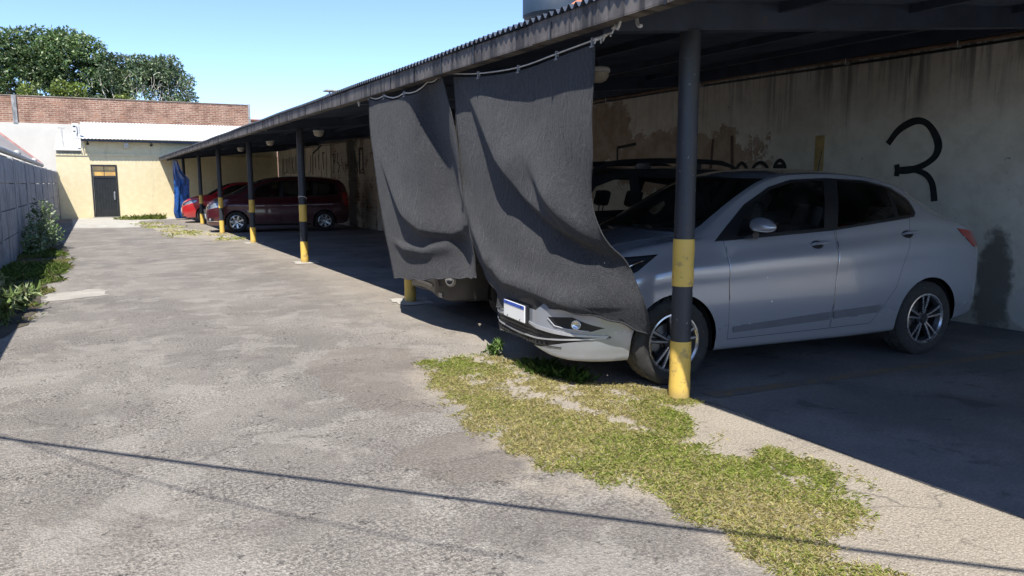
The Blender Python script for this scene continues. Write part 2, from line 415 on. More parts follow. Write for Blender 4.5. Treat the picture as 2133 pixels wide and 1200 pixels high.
m['yellow_wall'] = mat_streak('yellow_wall_paint', (.72, .61, .375), (.52, .44, .28), (.76, .66, .43), (2.2, 2, .3), (.56, .74), .87)
m['white_wall'] = plain('white_wall_paint', (.64, .60, .53), .9, var=.05, vs=.8, bump=.15, bs=20)
m['precast'] = mat_streak('precast_concrete', (.31, .31, .305), (.14, .14, .14), (.42, .415, .405), (2, 2.6, .7), (.48, .66), .9)
m['zinc'] = mat_streak('zinc_sheet', (.58, .585, .59), (.46, .45, .43), (.64, .64, .64), (3, .4, .4), (.60, .74), .6, .0)
m['roof_dark'] = plain('roof_sheet_dark', (.040, .052, .078), .62, var=.25, vs=2, dark=(.03, .03, .03))
m['beam'] = plain('dark_blue_steel', (.034, .045, .072), .45, var=.2, vs=4, bump=.1, bs=30, dark=(.09, .06, .04), dk=.62)
m['gutter'] = mat_streak('weathered_gutter', (.095, .085, .08), (.02, .019, .02), (.17, .15, .135), (1, 9, .7), (.46, .60), .62, .1)
m['post_dark'] = mat_post('post_black_paint', (.036, .040, .050), (.055, .05, .045)); m['post_yellow'] = mat_post('post_yellow_paint', (.74, .50, .11), (.40, .28, .11))
m['rust'] = plain('conduit_brown', (.20, .12, .075), .6, var=.25, vs=8)
m['steel'] = plain('galvanised_steel', (.50, .50, .50), .4, .7, var=.12, vs=10)
m['rope'] = plain('pale_rope', (.55, .53, .50), .8, var=.15, vs=40)
m['white_plastic'] = plain('white_plastic', (.72, .71, .68), .45, var=.05); m['shade'] = plain('milky_lamp_shade', (.55, .50, .40), .35, var=.08)
m['graffiti'] = plain('black_wall_paint', (.016, .020, .022), .75, var=.25, vs=12, dark=(.05, .05, .045), dk=.66); m['ochre'] = plain('ochre_wall_paint', (.46, .32, .13), .8, var=.15, vs=8)
m['brown_paint'] = plain('faded_brown_paint', (.13, .085, .07), .85, var=.2, vs=10)
m['door'] = plain('door_black_metal', (.018, .02, .02), .45, var=.2, vs=5); m['door_frame'] = plain('door_frame_metal', (.022, .022, .022), .5)
m['tarp'] = plain('blue_tarpaulin', (.010, .06, .22), .36, var=.45, vs=5, bump=.9, bs=9)
m['tank'] = plain('tank_plastic', (.018, .036, .062), .6, var=.15, vs=2); m['tile'] = plain('red_clay', (.42, .16, .08), .8, var=.3, vs=7)
m['pink'] = plain('faded_pink_paint', (.55, .29, .25), .8, var=.15, vs=4); m['clip'] = plain('clip_grey', (.22, .22, .23), .5, var=.1)
m['pipe_grey'] = plain('grey_pvc', (.48, .47, .43), .6, var=.2, vs=5)
m['bark'] = plain('pale_bark', (.58, .53, .45), .9, var=.3, vs=8); m['leaf'] = mat_attr('leaves', .42, .22); m['blade'] = mat_attr('grass_blades', .7, .5)
m['old_roof'] = mat_streak('weathered_roof_sheet', (.30, .265, .245), (.17, .14, .12), (.38, .35, .33), (.5, 3, .5), (.5, .66), .8)
# cars
m['silver'] = mat_paint('silver_car_paint', (.33, .355, .40), .42, .22, 1., .05); m['maroon'] = mat_paint('maroon_car_paint', (.062, .005, .010), .15, .30, .7, .05)
m['red'] = mat_paint('red_car_paint', (.42, .010, .014), .05, .28, .8, .06); m['black_car'] = mat_paint('black_car_paint', (.012, .014, .018), .1, .28, .8, .08)
m['taupe'] = plain('taupe_bumper_paint', (.062, .058, .054), .42, .25, var=.08, vs=5)
m['trim'] = plain('black_trim', (.012, .013, .015), .38, var=.1); m['seal'] = plain('panel_gap', (.006, .006, .007), .8, var=.05); m['rubber'] = plain('tyre_rubber', (.030, .029, .028), .85, var=.2, vs=14, bump=.2, bs=80, dark=(.10, .085, .07), dk=.62)
m['tread'] = plain('dusty_tread', (.085, .078, .068), .9, var=.25, vs=20); m['alloy'] = plain('alloy_bright', (.60, .61, .63), .28, .9, var=.06, vs=8); m['alloy_dark'] = plain('alloy_dark', (.035, .036, .04), .4, .5, var=.1)
m['disc'] = plain('brake_steel', (.28, .27, .26), .45, .8, var=.15, vs=10); m['satin'] = plain('satin_trim', (.50, .51, .53), .45, .5, var=.05); m['chrome'] = plain('chrome', (.78, .79, .80), .12, 1., var=.03); m['seat'] = plain('seat_fabric', (.022, .022, .025), .85, var=.2, vs=20, bump=.2, bs=120)
m['glass'] = mat_glass('tinted_car_glass', (.90, .93, .92)); m['dark_glass'] = mat_glass('dark_car_glass', (.22, .24, .24)); m['lamp_glass'] = mat_glass('lamp_lens', (.80, .84, .88))
m['lamp_white'] = plain('lamp_reflector', (.72, .74, .76), .18, .75, var=.15, vs=22); m['lamp_red'] = plain('tail_lens_red', (.33, .018, .012), .18, coat=.6, var=.1); m['plate'] = plain('plate_white', (.78, .78, .77), .35, var=.03); m['plate_blue'] = plain('plate_blue', (.01, .07, .42), .35, var=.05)
m['bare_metal'] = plain('grey_skid_plate', (.36, .34, .31), .45, .3, var=.1); m['well'] = plain('wheel_well_black', (.008, .008, .008), .95, var=.1)
def mat_trans_win():
    return plain('transom_glow_orange', (.72, .38, .07), .15, var=.25, vs=3, coat=.5)  # orange of the light indoors, put into the pane's base colour
m['transom_glow'] = mat_trans_win()
# ------------------------------------------------------------------ ground and paving
def grid_ground():
    xs = np.concatenate([[-400, -120, -40], np.arange(-14, 15, 1.0), [40, 120, 400]]); ys = np.concatenate([[-400, -120, -40], np.arange(-10, 50, 1.0), [90, 200, 500]])
    vs = [(x, y, 0) for y in ys for x in xs]; nx = len(xs)
    fs = [(j * nx + i, j * nx + i + 1, (j + 1) * nx + i + 1, (j + 1) * nx + i) for j in range(len(ys) - 1) for i in range(nx - 1)]
    me = bpy.data.meshes.new('ground'); me.from_pydata(vs, [], fs); me.materials.append(m['asphalt'])
    o = bpy.data.objects.new('ground', me); COL.objects.link(o); tag(o, kind='structure')
grid_ground()
ground_sheet('carport_floor', [(3.42, -5), (7.83, -5), (7.83, 35.5), (3.42, 35.5), (3.47, 24), (3.40, 18), (3.48, 12), (3.40, 8), (3.46, 4.4), (3.40, 2)], .004, m['floor'], jit=.03, step=.4)
ground_sheet('cement_patch', [(-.66, 10.6), (.02, 10.9), (.10, 11.5), (-.2, 11.7), (-.68, 11.4)], .004, m['patch_light'], jit=.075, step=.10)
ground_sheet('cement_slab', [(-.78, 29), (1.25, 28.4), (1.45, 33.6), (3.0, 35.2), (3.0, 37.5), (-1.0, 37.5)], .004, m['slab'], jit=.04, step=.3)
ground_sheet('dry_soil', [(1.8, 22.5), (2.95, 20.2), (3.4, 20.3), (3.4, 24.0), (2.6, 27), (1.6, 33), (1.5, 28)], .004, m['dirt'], jit=.09, step=.3)
for (x, y) in ((3.31, 13.88), (3.35, 19.3), (3.3, 8.5)):
    ground_sheet('post_footing', [(x - .22, y - .25), (x + .2, y - .3), (x + .28, y + .2), (x - .18, y + .3)], .008, m['slab'], jit=.03, step=.1)
ground_sheet('weed_bed', [(-1.43, 8.2), (-.9, 8.3), (-.68, 9.2), (-.72, 12), (-.58, 15), (-.62, 18.5), (-.85, 22), (-1.43, 23)], .006, m['soil'], jit=.05, step=.2)
def mat_line():
    b = NB('worn_ochre_line'); o = b.obj()
    c = b.mix(b.ramp(b.noise(o, 5, 6, .7), .38, .60), (.22, .165, .09), (.15, .14, .135)); return b.done(b.bsdf(c, .8))
ground_sheet('painted_line', [(3.55, 3.55), (5.6, 3.36), (7.4, 3.2), (7.4, 3.3), (5.6, 3.46), (3.55, 3.67)], .008, mat_line(), jit=.012, step=.15)

# ------------------------------------------------------------------ precast wall on the left
t = thing('precast_wall', 'low grey precast concrete panel wall in shade along the left side of the lane', 'wall', (-1.46, 10, 0))
ys = [-6, -3, 0, 3, 6, 9, 12, 15, 18, 20.9, 23.77, 26.8, 29.75, 33, 36.28, 37.55]
wt = lambda y: 1.90 + .0030 * y
for i, y in enumerate(ys):
    mb = MB(); mb.bbox((-1.52, y - .06, 0), (-1.415, y + .06, wt(y) + .03), .012); mb.build('post', m['precast'], t)
for y0, y1 in zip(ys[:-1], ys[1:]):
    mb = MB(); h = wt((y0 + y1) / 2)
    for k in range(4):
        z0 = h * k / 4 + .008; z1 = h * (k + 1) / 4 - .008
        mb.bbox((-1.49 + random.uniform(-.004, .004), y0 + .061, z0), (-1.435 + random.uniform(-.005, .005), y1 - .061, z1), .008)
    mb.build('panel', m['precast'], t)

# ------------------------------------------------------------------ neighbour's roof behind that wall
t = thing('neighbour_house', 'pink edged corrugated roof and gutter of the house behind the precast wall', 'house', (-4, 25, 0))
def corr(mb, origin, du, dv, nu, pitch, amp, nv=1, up=Vector((0, 0, 1)), mi=0):
    """corrugated sheet: waves run across du, ridges run along dv"""
    o = Vector(origin); du = Vector(du); dv = Vector(dv); L = du.length; n = int(L / pitch * nu); vs = []
    for j in range(nv + 1):
        for i in range(n + 1):
            vs.append(o + du * (i / n) + dv * (j / nv) + up * (amp * math.sin(2 * math.pi * i / nu)))
    fs = [(j * (n + 1) + i, j * (n + 1) + i + 1, (j + 1) * (n + 1) + i + 1, (j + 1) * (n + 1) + i) for j in range(nv) for i in range(n)]
    mb.add(vs, fs, mi)
mb = MB(); corr(mb, (-1.86, 2, 2.30), (0, 33, -.03), (-2.6, 0, 2.32), 6, .18, .014); mb.build('roof', m['old_roof'], t, True)
mb = MB(); mb.prism([(-1.80, 2.20), (-4.5, 4.61), (-4.5, 4.72), (-1.80, 2.32)], 'y', 35.02, 35.2); mb.build('rake_board', m['pink'], t)
mb = MB(); mb.tube([(-1.83, 2, 2.26), (-1.83, 35.1, 2.22)], .075, 10); mb.build('gutter', m['pipe_grey'], t, True)
mb = MB(); mb.box((-4.4, 2, 0), (-2.05, 35, 2.2)); mb.build('wall', m['white_wall'], t)
mb = MB()
for y in (17.5, 24.5, 31): mb.tube([(-1.83, y, 2.3), (-1.83, y + .12, 2.3)], .088, 10)
islands(mb.build('gutter_joint', m['pipe_grey'], t, True))

# ------------------------------------------------------------------ yellow building across the end of the lane
YB = 37.6
t = thing('yellow_building', 'pale yellow rendered building closing the far end of the lane', 'building', (2, YB + 2, 0))
mb = MB()     # front wall with the door opening
for a, b in (((-1.43, YB, 0), (-.16, YB + .25, 2.79)), ((.86, YB, 0), (7.83, YB + .25, 2.79)), ((-.16, YB, 2.34), (.86, YB + .25, 2.79))): mb.box(a, b)
mb.box((-1.43, YB + .251, 0), (-1.2, YB + 4, 2.79)); mb.build('wall', m['yellow_wall'], t)
mb = MB(); mb.box((-.31, YB + .06, 2.79), (7.83, YB + .30, 3.47)); mb.prism([(-.46, 2.79), (-.31, 2.79), (-.31, 3.48), (-.46, 3.48)], 'y', YB - .02, YB + .3); mb.build('upper_wall', m['yellow_wall'], t)
mb = MB(); mb.box((-1.40, YB + .08, 2.79), (-.47, YB + .3, 2.93)); mb.build('side_wall', plain('grey_render', (.34, .31, .24), .9), t)
mb = MB(); mb.box((-1.43, YB - .03, 2.72), (7.83, YB - .002, 2.80)); mb.build('ledge', m['yellow_wall'], t)
mb = MB(); corr(mb, (-.47, YB - .42, 3.43), (8.4, 0, .10), (0, 4.4, 1.0), 6, .14, .016); o = mb.build('roof', m['zinc'], t, True)
mb = MB(); mb.box((-.44, YB - .30, 3.33), (7.8, YB - .22, 3.415)); mb.box((-.42, YB + .305, 3.4), (-.34, YB + 4, 3.5)); mb.build('purlin', m['beam'], t)
mb = MB(); mb.box((-.5, YB + 1.7, 3.95), (7.9, YB + 4.0, 4.02)); 
mb = MB(); corr(mb, (-1.46, YB - .12, 2.965), (1.0, 0, 0), (0, 4.4, .93), 6, .14, .014); mb.build('side_roof', m['zinc'], t, True)
d = MB(); d.bbox((-.155, YB - .03, .02), (-.09, YB + .2, 2.335), .006); d.bbox((.79, YB - .03, .02), (.855, YB + .2, 2.335), .006); d.bbox((-.088, YB - .03, 2.27), (.788, YB + .2, 2.335), .006); d.bbox((-.088, YB - .02, 1.80), (.788, YB + .1, 1.86), .006)
fr = d.build('door_frame', m['door_frame'], t)
d = MB(); d.box((-.086, YB + .06, 1.862), (.786, YB + .075, 2.268)); w = d.build('transom_window', m['transom_glow'], fr)
d = MB(); d.box((.34, YB + .04, 1.865), (.36, YB + .058, 2.265)); d.box((-.086, YB + .04, 2.06), (.786, YB + .057, 2.075)); d.build('glazing_bar', m['door_frame'], fr)
d = MB(); d.box((-.086, YB + .03, .03), (.786, YB + .06, 1.797))
for k in range(8): d.bbox((-.075 + k * .108, YB + .018, .05), (.018 + k * .108, YB + .0295, 1.78), .004)
dr = d.build('door', m['door'], t)
d = MB(); d.tube([(.70, YB + .015, 1.15), (.70, YB - .04, 1.12), (.70, YB - .04, .82), (.70, YB + .015, .79)], .014, 8); d.box((.67, YB + .005, .80), (.73, YB + .0175, 1.16)); d.build('handle', m['steel'], dr, True)
d = MB(); d.box((-.2, YB - .12, 0), (.9, YB - .005, .05)); d.build('doorstep', m['slab'], t)
d = MB(); d.tube([(-1.13, YB + .5, 3.05), (-1.16, YB + .5, 3.9)], .035, 8); d.tube([(-1.30, YB + .5, 3.92), (-1.02, YB + .5, 3.92)], .03, 8); d.build('vent_pipe', m['pipe_grey'], t, True)
d = MB(); d.bbox((-.74, YB - .2, 3.43), (-.49, YB + .1, 4.08), .015); bx = d.build('meter_box', m['white_plastic'], t)
d = MB(); d.box((-.70, YB - .209, 3.92), (-.60, YB - .201, 3.97)); d.box((-.70, YB - .209, 3.72), (-.62, YB - .201, 3.76)); d.tube([(-.56, YB - .215, 3.95), (-.55, YB - .215, 3.7), (-.58, YB - .215, 3.55)], .012, 6); d.build('vent_slot', m['trim'], bx)
d = MB(); d.tube([(-.46, YB - .2, 4.0), (-.45, YB - .2, 3.5), (-.40, YB - .05, 3.1), (-.36, YB - .045, 2.8)], .018, 6); d.tube([(-.45, YB - .2, 3.78), (-.1, YB - .1, 3.76), (.1, YB - .08, 3.74)], .015, 6); d.build('conduit', m['pipe_grey'], t, True)
def wall_lamp(x, y, z, label, s=1.):
    t = thing('floodlight', label, 'lamp', (x, y, z))
    d = MB(); d.bbox((x - .09 * s, y - .16, z - .12 * s), (x + .09 * s, y - .06, z + .12 * s), .015); d.build('housing', m['white_plastic'], t)
    d = MB(); d.box((x - .03, y - .06, z - .04), (x + .03, y + .002, z + .04)); d.build('bracket', m['steel'], t)
    d = MB(); d.box((x - .07 * s, y - .168, z - .10 * s), (x + .07 * s, y - .161, z + .02 * s)); d.build('lens', m['shade'], t)
wall_lamp(1.29, YB + .06, 3.20, 'white floodlight under the zinc roof edge above the black door', 1.0)
wall_lamp(2.93, YB, 2.62, 'white floodlight on the yellow wall just below the carport gutter end', .9)
def dome_camera(x, label):
    t = thing('junction_box', label, 'box', (x, YB + .06, 3.3)); d = MB(); d.lathe([(.0, -.06), (.05, -.05), (.06, 0), (.05, .02), (0, .03)], (x, YB + .0, 3.24), 'z', 10); d.build('shell', m['trim'], t, True)
    d = MB(); d.tube([(x, YB, 3.27), (x, YB + .06, 3.36)], .012, 6); d.build('arm', m['trim'], t)
dome_camera(-.20, 'small dark fitting under the left corner of the zinc roof'); dome_camera(2.3, 'small dark fitting under the middle of the zinc roof edge')

# ------------------------------------------------------------------ brick and white wall behind the yellow building
t = thing('brick_wall', 'tall boundary wall, bare red brick above and white paint below, behind the yellow building', 'wall', (0, 46, 0))
d = MB(); d.prism([(-14, 4.59), (8.1, 4.66), (8.1, 6.06), (2, 6.02), (-3, 5.97), (-14, 5.9)], 'y', 46, 46.3); d.build('brick_band', m['red_brick'], t)
d = MB(); d.prism([(-14, 0), (8.1, 0), (8.1, 4.655), (-14, 4.585)], 'y', 45.96, 46.28); d.build('painted_base', m['white_wall'], t)
d = MB(); d.box((-3.47, 45.93, 4.6), (-3.27, 45.99, 6.0)); d.box((8.02, 45.93, 4.7), (8.14, 46.35, 6.12)); d.build('pilaster', m['precast'], t)
d = MB(); d.prism([(-14, 5.9), (-3, 5.97), (2, 6.02), (8.1, 6.06), (8.1, 6.10), (2, 6.055), (-3, 6.005), (-14, 5.935)], 'y', 45.97, 46.33); d.build('coping', plain('mortar_cap', (.30, .25, .20), .9, var=.3, vs=3), t)
t = thing('brick_parapet', 'sliver of red brick parapet beyond the right end of the tall brick wall', 'wall', (9.8, 50, 0))
d = MB(); d.box((8.2, 50, 0), (12.5, 50.3, 5.55)); d.build('masonry', m['red_brick'], t); d = MB(); d.box((8.15, 49.95, 5.551), (12.55, 50.35, 5.62)); d.build('coping', m['tile'], t)
t = thing('chimney', 'small pale chimney cap just showing above the carport roof edge', 'chimney', (15.7, 55, 0))
d = MB(); d.box((15.2, 54.8, 0), (16.0, 55.4, 8.05)); d.build('stack', m['white_wall'], t); d = MB(); d.bbox((15.05, 54.65, 8.25), (16.15, 55.55, 8.36), .02); d.box((15.3, 54.9, 8.05), (15.4, 55.0, 8.25)); d.box((15.8, 54.9, 8.05), (15.9, 55.0, 8.25)); d.build('cap', m['precast'], t)

# ------------------------------------------------------------------ stained boundary wall at the back of the carport
WX = 7.85
t = thing('boundary_wall', 'long stained plaster and brick wall with black graffiti at the back of the carport', 'wall', (WX, 0, 0))
wz = lambda y: 3.45 + .004 * y
d = MB(); d.prism([(-8, 0), (22.4, 0), (22.4, wz(22.4)), (-8, wz(-8))], 'x', WX, WX + .3); d.build('plaster_wall', m['plaster'], t)
d = MB(); d.prism([(22.85, 0), (28.2, 0), (28.2, wz(28.2)), (22.85, wz(22.85))], 'x', WX + .02, WX + .3); d.build('brick_section', m['white_brick'], t)
d = MB(); d.bbox((WX - .05, 22.4, 0), (WX + .29, 22.849, 2.35), .02); d.bbox((WX - .03, 28.2, 0), (WX + .29, 28.55, 3.5), .02); d.build('pilaster', m['far_plaster'], t)
d = MB(); d.box((WX + .03, 22.4, 2.351), (WX + .28, 22.849, 3.5)); d.build('pilaster_stub', m['white_brick'], t)
d = MB(); d.prism([(28.55, 0), (37.55, 0), (37.55, 3.55), (28.55, 3.5)], 'x', WX, WX + .3); d.build('far_section', m['far_plaster'], t)
NX = (-1, 0, 0); P = lambda pts, x=WX - .002: [(x, y, z) for y, z in pts]
d = MB()
arc = catmull([(5.354, 1.888), (5.25, 2.02), (5.13, 2.095), (5.02, 2.12), (4.92, 2.085), (4.835, 1.99), (4.775, 1.86), (4.79, 1.75), (4.87, 1.67), (5.0, 1.608), (5.10, 1.592), (5.215, 1.588)], 6)
d.ribbon(P(arc), [.066 + .018 * math.sin(i * .13) ** 2 for i in range(len(arc))], NX)
arc = catmull([(5.06, 1.597), (4.96, 1.575), (4.87, 1.53), (4.81, 1.45), (4.785, 1.36), (4.768, 1.255)], 6); d.ribbon(P(arc, WX - .006), [.056 + .018 * i / len(arc) for i in range(len(arc))], NX)
d.ribbon(P([(5.225, 1.655), (5.212, 1.59), (5.218, 1.525)], WX - .010), .06, NX); d.build('painted_numeral', m['graffiti'], t)
d = MB(); d.box((WX - .004, 6.20, 1.45), (WX - .001, 6.335, 2.035)); d.build('ochre_mark', m['ochre'], t)
d = MB(); d.ribbon(P([(10.36, 1.75), (10.37, 2.06)]), .045, NX); d.ribbon(P([(10.37, 2.065), (9.86, 2.105)], WX - .006), .05, NX); d.build('painted_stroke', m['graffiti'], t)
d = MB(); d.ribbon(P([(8.13, 1.6), (8.10, 2.09)]), .045, NX); d.ribbon(P([(7.70, 1.55), (7.735, 2.115)]), .055, NX); d.build('painted_stroke', m['brown_paint'], t)
d = MB()
for y0, z0, rr in ((7.53, 1.60, .11), (7.20, 1.60, .15), (6.87, 1.62, .10)):
    d.ribbon(P(catmull([(y0 + rr, z0 - .1), (y0 + rr * .8, z0 + .06), (y0, z0 + .13), (y0 - rr * .8, z0 + .06), (y0 - rr, z0 - .1)], 5)), .05, NX)
d.ribbon(P([(6.87, 1.5), (6.87, 1.70)], WX - .006), .12, NX); d.build('painted_letters', m['graffiti'], t)
def scrawl(y0, z0, s, strokes, name='painted_letters'):
    d = MB()
    for k, st in enumerate(strokes): d.ribbon(P([(y0 - a * s, z0 + b * s) for a, b in st], WX - .003 - .004 * (k % 3)), .07 * s + .02, NX)
    d.build(name, m['graffiti'], t)
scrawl(36.6, 1.95, .85, [[(0, 0), (.1, .9)], [(.5, .9), (.3, .6), (.3, .1), (.6, 0)], [(.9, .1), (.9, .8), (1.2, .8), (1.2, .1), (.9, .1)], [(1.5, 0), (1.5, .9), (1.9, 0), (1.9, .9)], [(2.3, 0), (2.4, .9), (2.7, .8), (2.4, .5), (2.7, 0)], [(3.0, 0), (3.2, .95), (3.45, 0)], [(3.9, 0), (3.8, .9)], [(4.1, .9), (4.1, .1), (4.5, 0)]])
scrawl(33.0, 2.75, .5, [[(0, .5), (.3, 0), (.6, .6)], [(.3, 0), (.35, -.6)]])
scrawl(31.3, 1.95, .9, [[(0, 0), (.1, .8)], [(.4, -.1), (.5, .85)], [(.5, .85), (2.0, 1.15)], [(.9, .2), (.95, .7)], [(1.5, .1), (1.5, .8)], [(2.3, .1), (2.2, .85), (2.5, .8)]])
def scrawl_b(y0, z0, s, strokes):
    d = MB()
    for k, st in enumerate(strokes): d.ribbon([(WX + .017 - .004 * (k % 3), y0 - a * s, z0 + b * s) for a, b in st], .09 * s + .02, NX)
    d.build('painted_letters', m['graffiti'], t)
scrawl_b(27.9, 1.9, .8, [[(0, 0), (0, .9), (.4, .8), (.05, .45)], [(.8, .9), (.6, .5), (1.0, .3), (.7, 0)], [(3.2, 0), (3.3, .9), (3.7, 0)], [(4.0, .9), (3.95, 0), (4.4, .1), (4.4, .9)]])
scrawl_b(25.3, 1.85, .8, [[(0, 0), (.1, 1), (.35, 0)], [(.05, .4), (.3, .4)], [(.7, 1), (.7, 0), (1.2, 0), (1.2, 1), (.7, 1)]])

# ------------------------------------------------------------------ carport
TZ = lambda y: .0058 * (y - 4)
t = thing('carport', 'long dark lean to carport with corrugated roof, weathered gutter and black and yellow posts', 'carport', (5, 15, 0))
SL = .105; XE = 2.57; Y0, Y1 = -.5, YB - .04  # unseen near end of the roof is cut short to let more light in
rz = lambda x, y: 2.49 + SL * (x - XE) + TZ(y)
mb = MB(); pitch = .076; n = int((Y1 - Y0) / pitch * 8); vs = []
xs = [XE, 4.2, 6.0, WX + .08]
for x in xs:
    for i in range(n + 1):
        y = Y0 + (Y1 - Y0) * i / n; vs.append((x, y, rz(x, y) + .018 * math.cos(2 * math.pi * i / 8) + (.004 * math.sin(y * 1.7) if x == XE else 0)))
fs = [(j * (n + 1) + i, (j + 1) * (n + 1) + i, (j + 1) * (n + 1) + i + 1, j * (n + 1) + i + 1) for j in range(3) for i in range(n)]
mb.add(vs, fs); mb.build('roof_sheet', m['roof_dark'], t, True, fix=True, angle=0)
# gutter: open box in lengths, with joint collars and brackets
mb = MB(); y = Y0; L = 2.44
while y < Y1 - .1:
    y2 = min(y + L, Y1); a = 2.35 + TZ(y); b = 2.35 + TZ(y2); j = random.uniform(-.006, .006)
    for (x0, x1, h0, h1) in ((2.595, 2.603, 0, .122), (2.595, 2.695, -.006, .002), (2.687, 2.695, .002, .112)):
        v = [(x0, y + .002, a + h0 + j), (x1, y + .002, a + h0 + j), (x1, y2 - .002, b + h0 + j), (x0, y2 - .002, b + h0 + j), (x0, y + .002, a + h1 + j), (x1, y + .002, a + h1 + j), (x1, y2 - .002, b + h1 + j), (x0, y2 - .002, b + h1 + j)]
        mb.add(v, [(0,3,2,1),(4,5,6,7),(0,1,5,4),(1,2,6,5),(2,3,7,6),(3,0,4,7)])
    mb.tube([(2.598, y + .002, a + .122 + j), (2.598, y2 - .002, b + .122 + j)], .006, 6)
    y = y2
gut = mb.build('gutter', m['gutter'], t)
mb = MB(); y = Y0 + .3
while y < Y1:
    z = 2.35 + TZ(y); mb.box((2.588, y, z - .012), (2.594, y + .014, z + random.choice((.10, .128)))); y += random.choice((.42, .62, .85, 1.1))
islands(mb.build('gutter_bracket', m['trim'], gut))
mb = MB()
for x in (2.75, 4.1, 5.5, 6.9):
    for k in range(7):
        ya, yb = Y0 + k * 6, min(Y0 + (k + 1) * 6, Y1); v = []
        for yy in (ya, yb): v += [(x - .022, yy, rz(x, yy) - .078), (x + .022, yy, rz(x, yy) - .078), (x + .022, yy, rz(x, yy) - .016), (x - .022, yy, rz(x, yy) - .016)]
        mb.add(v, [(0,1,2,3),(4,7,6,5),(0,4,5,1),(1,5,6,2),(2,6,7,3),(3,7,4,0)])
mb.build('purlin', m['beam'], t)
mb = MB()
for k in range(8):
    ya, yb = Y0 + k * 5.5, min(Y0 + (k + 1) * 5.5, Y1 - .01); v = []
    for yy in (ya, yb): v += [(WX - .14, yy, rz(WX, yy) - .165), (WX - .002, yy, rz(WX, yy) - .165), (WX - .002, yy, rz(WX, yy) - .018), (WX - .14, yy, rz(WX, yy) - .018)]
    mb.add(v, [(0,1,2,3),(4,7,6,5),(0,4,5,1),(1,5,6,2),(2,6,7,3),(3,0,4,7)])
mb.build('wall_plate', m['beam'], t)
posts = [(3.35, 3.69), (3.3, 8.5), (3.31, 13.88), (3.35, 19.3), (3.2, 23.5), (3.35, 29.55), (3.35, 35.2)]
for (px, py) in posts:
    xa, xb = 2.71, WX - .01; v = []
    for xx in (xa, xb):
        for (oy, oz) in ((-.05, -.185), (.05, -.185), (.05, -.019), (-.05, -.019)): v.append((xx, py + oy, rz(xx, py) + oz))
    mb = MB(); mb.add(v, [(0,3,2,1),(4,5,6,7),(0,1,5,4),(1,2,6,5),(2,3,7,6),(3,0,4,7)]); mb.build('beam', m['beam'], t)
for i, (px, py) in enumerate(posts):
    top = rz(px, py) - .183; rr = .066; lean = random.uniform(-.006, .006) if i else 0
    prof = lambda a, b, r, k=8: [(r + .0015 * math.sin(j * 2.1), a + (b - a) * j / k) for j in range(k + 1)]
    mb = MB(); mb.lathe(prof(0, top, rr, 14), (px, py, 0), 'z', 24); mb.lathe([(.0, top - .004), (.085, top - .004), (.085, top - .001), (0, top - .001)], (px, py, 0), 'z', 12)
    po = mb.build('post', m['post_dark'], t, True)
    for a, b in ((.004, .395), (.765, 1.075)):
        mb = MB(); mb.lathe(prof(a, b, rr + .0045, 5), (px, py, 0), 'z', 24); mb.build('yellow_band', m['post_yellow'], po, True)
# wire tie round one post, as in the photo
mb = MB(); px, py = posts[2]
mb.tube([(px + .072 * math.cos(a), py + .072 * math.sin(a), 1.20 + .03 * math.cos(a + 2.2)) for a in np.linspace(0, 2 * math.pi, 20)], .007, 6)
tag(mb.build('wire_tie', m['rope'], None, True), 'pale wire loop tied round the post in front of the maroon minivan', 'wire')

# conduit along the top of the back wall
t = thing('conduit', 'thin brown conduit clipped along the top of the stained wall under the carport', 'pipe', (WX - .08, 10, 2.8))
mb = MB(); pts = [(WX - .07, y, 2.845 + .0058 * y + .014 * math.sin(y * 1.1)) for y in np.linspace(-5, 33, 60)]; mb.tube(pts, .017, 8); mb.build('pipe', m['rust'], t, True)
mb = MB(); pts = [(WX - .03, y, 2.80 + .0058 * y + .010 * math.sin(y * .8 + 1)) for y in np.linspace(-5, 33, 60)]; mb.tube(pts, .013, 8); mb.build('cable', m['trim'], t, True)
for y in (4.6, 5.9, 8.3, 10.6, 15, 20, 25, 30):
    mb = MB(); z = 2.84 + .0058 * y; mb.box((WX - .10, y - .012, z - .05), (WX + .001, y + .012, z - .02)); mb.tube([(WX - .095, y, z - .03), (WX - .10, y, z + .04), (WX - .05, y, z + .06)], .006, 6); mb.build('clip', m['steel'], t)
# oval bulkhead lamps under the roof
def bulkhead(x, y, label):
    z = rz(x, y) - .13; t = thing('ceiling_lamp', label, 'lamp', (x, y, z), 0, 'bulkhead lamps under the carport roof')
    mb = MB(); mb.lathe([(0, .045), (.11, .045), (.125, .03), (.125, .0), (.11, -.01), (0, -.01)], (x, y, z), 'z', 20); mb.build('base', m['white_plastic'], t, True)
    mb = MB(); mb.lathe([(.112, -.012), (.108, -.05), (.085, -.085), (.045, -.105), (0, -.11)], (x, y, z), 'z', 20); mb.build('lamp_shade', m['shade'], t, True)
    mb = MB(); mb.tube([(x, y, z + .046), (x, y, rz(x, y) - .01)], .02, 8); mb.build('stem', m['beam'], t)
bulkhead(4.65, 6.5, 'bulkhead lamp beside the right edge of the near shade cloth'); bulkhead(4.55, 17.3, 'bulkhead lamp behind the post with the wire loop')
bulkhead(4.42, 22.1, 'bulkhead lamp above the maroon minivan, second along the roof'); bulkhead(4.45, 27.2, 'farthest bulkhead lamp, above the gap between the two red cars')
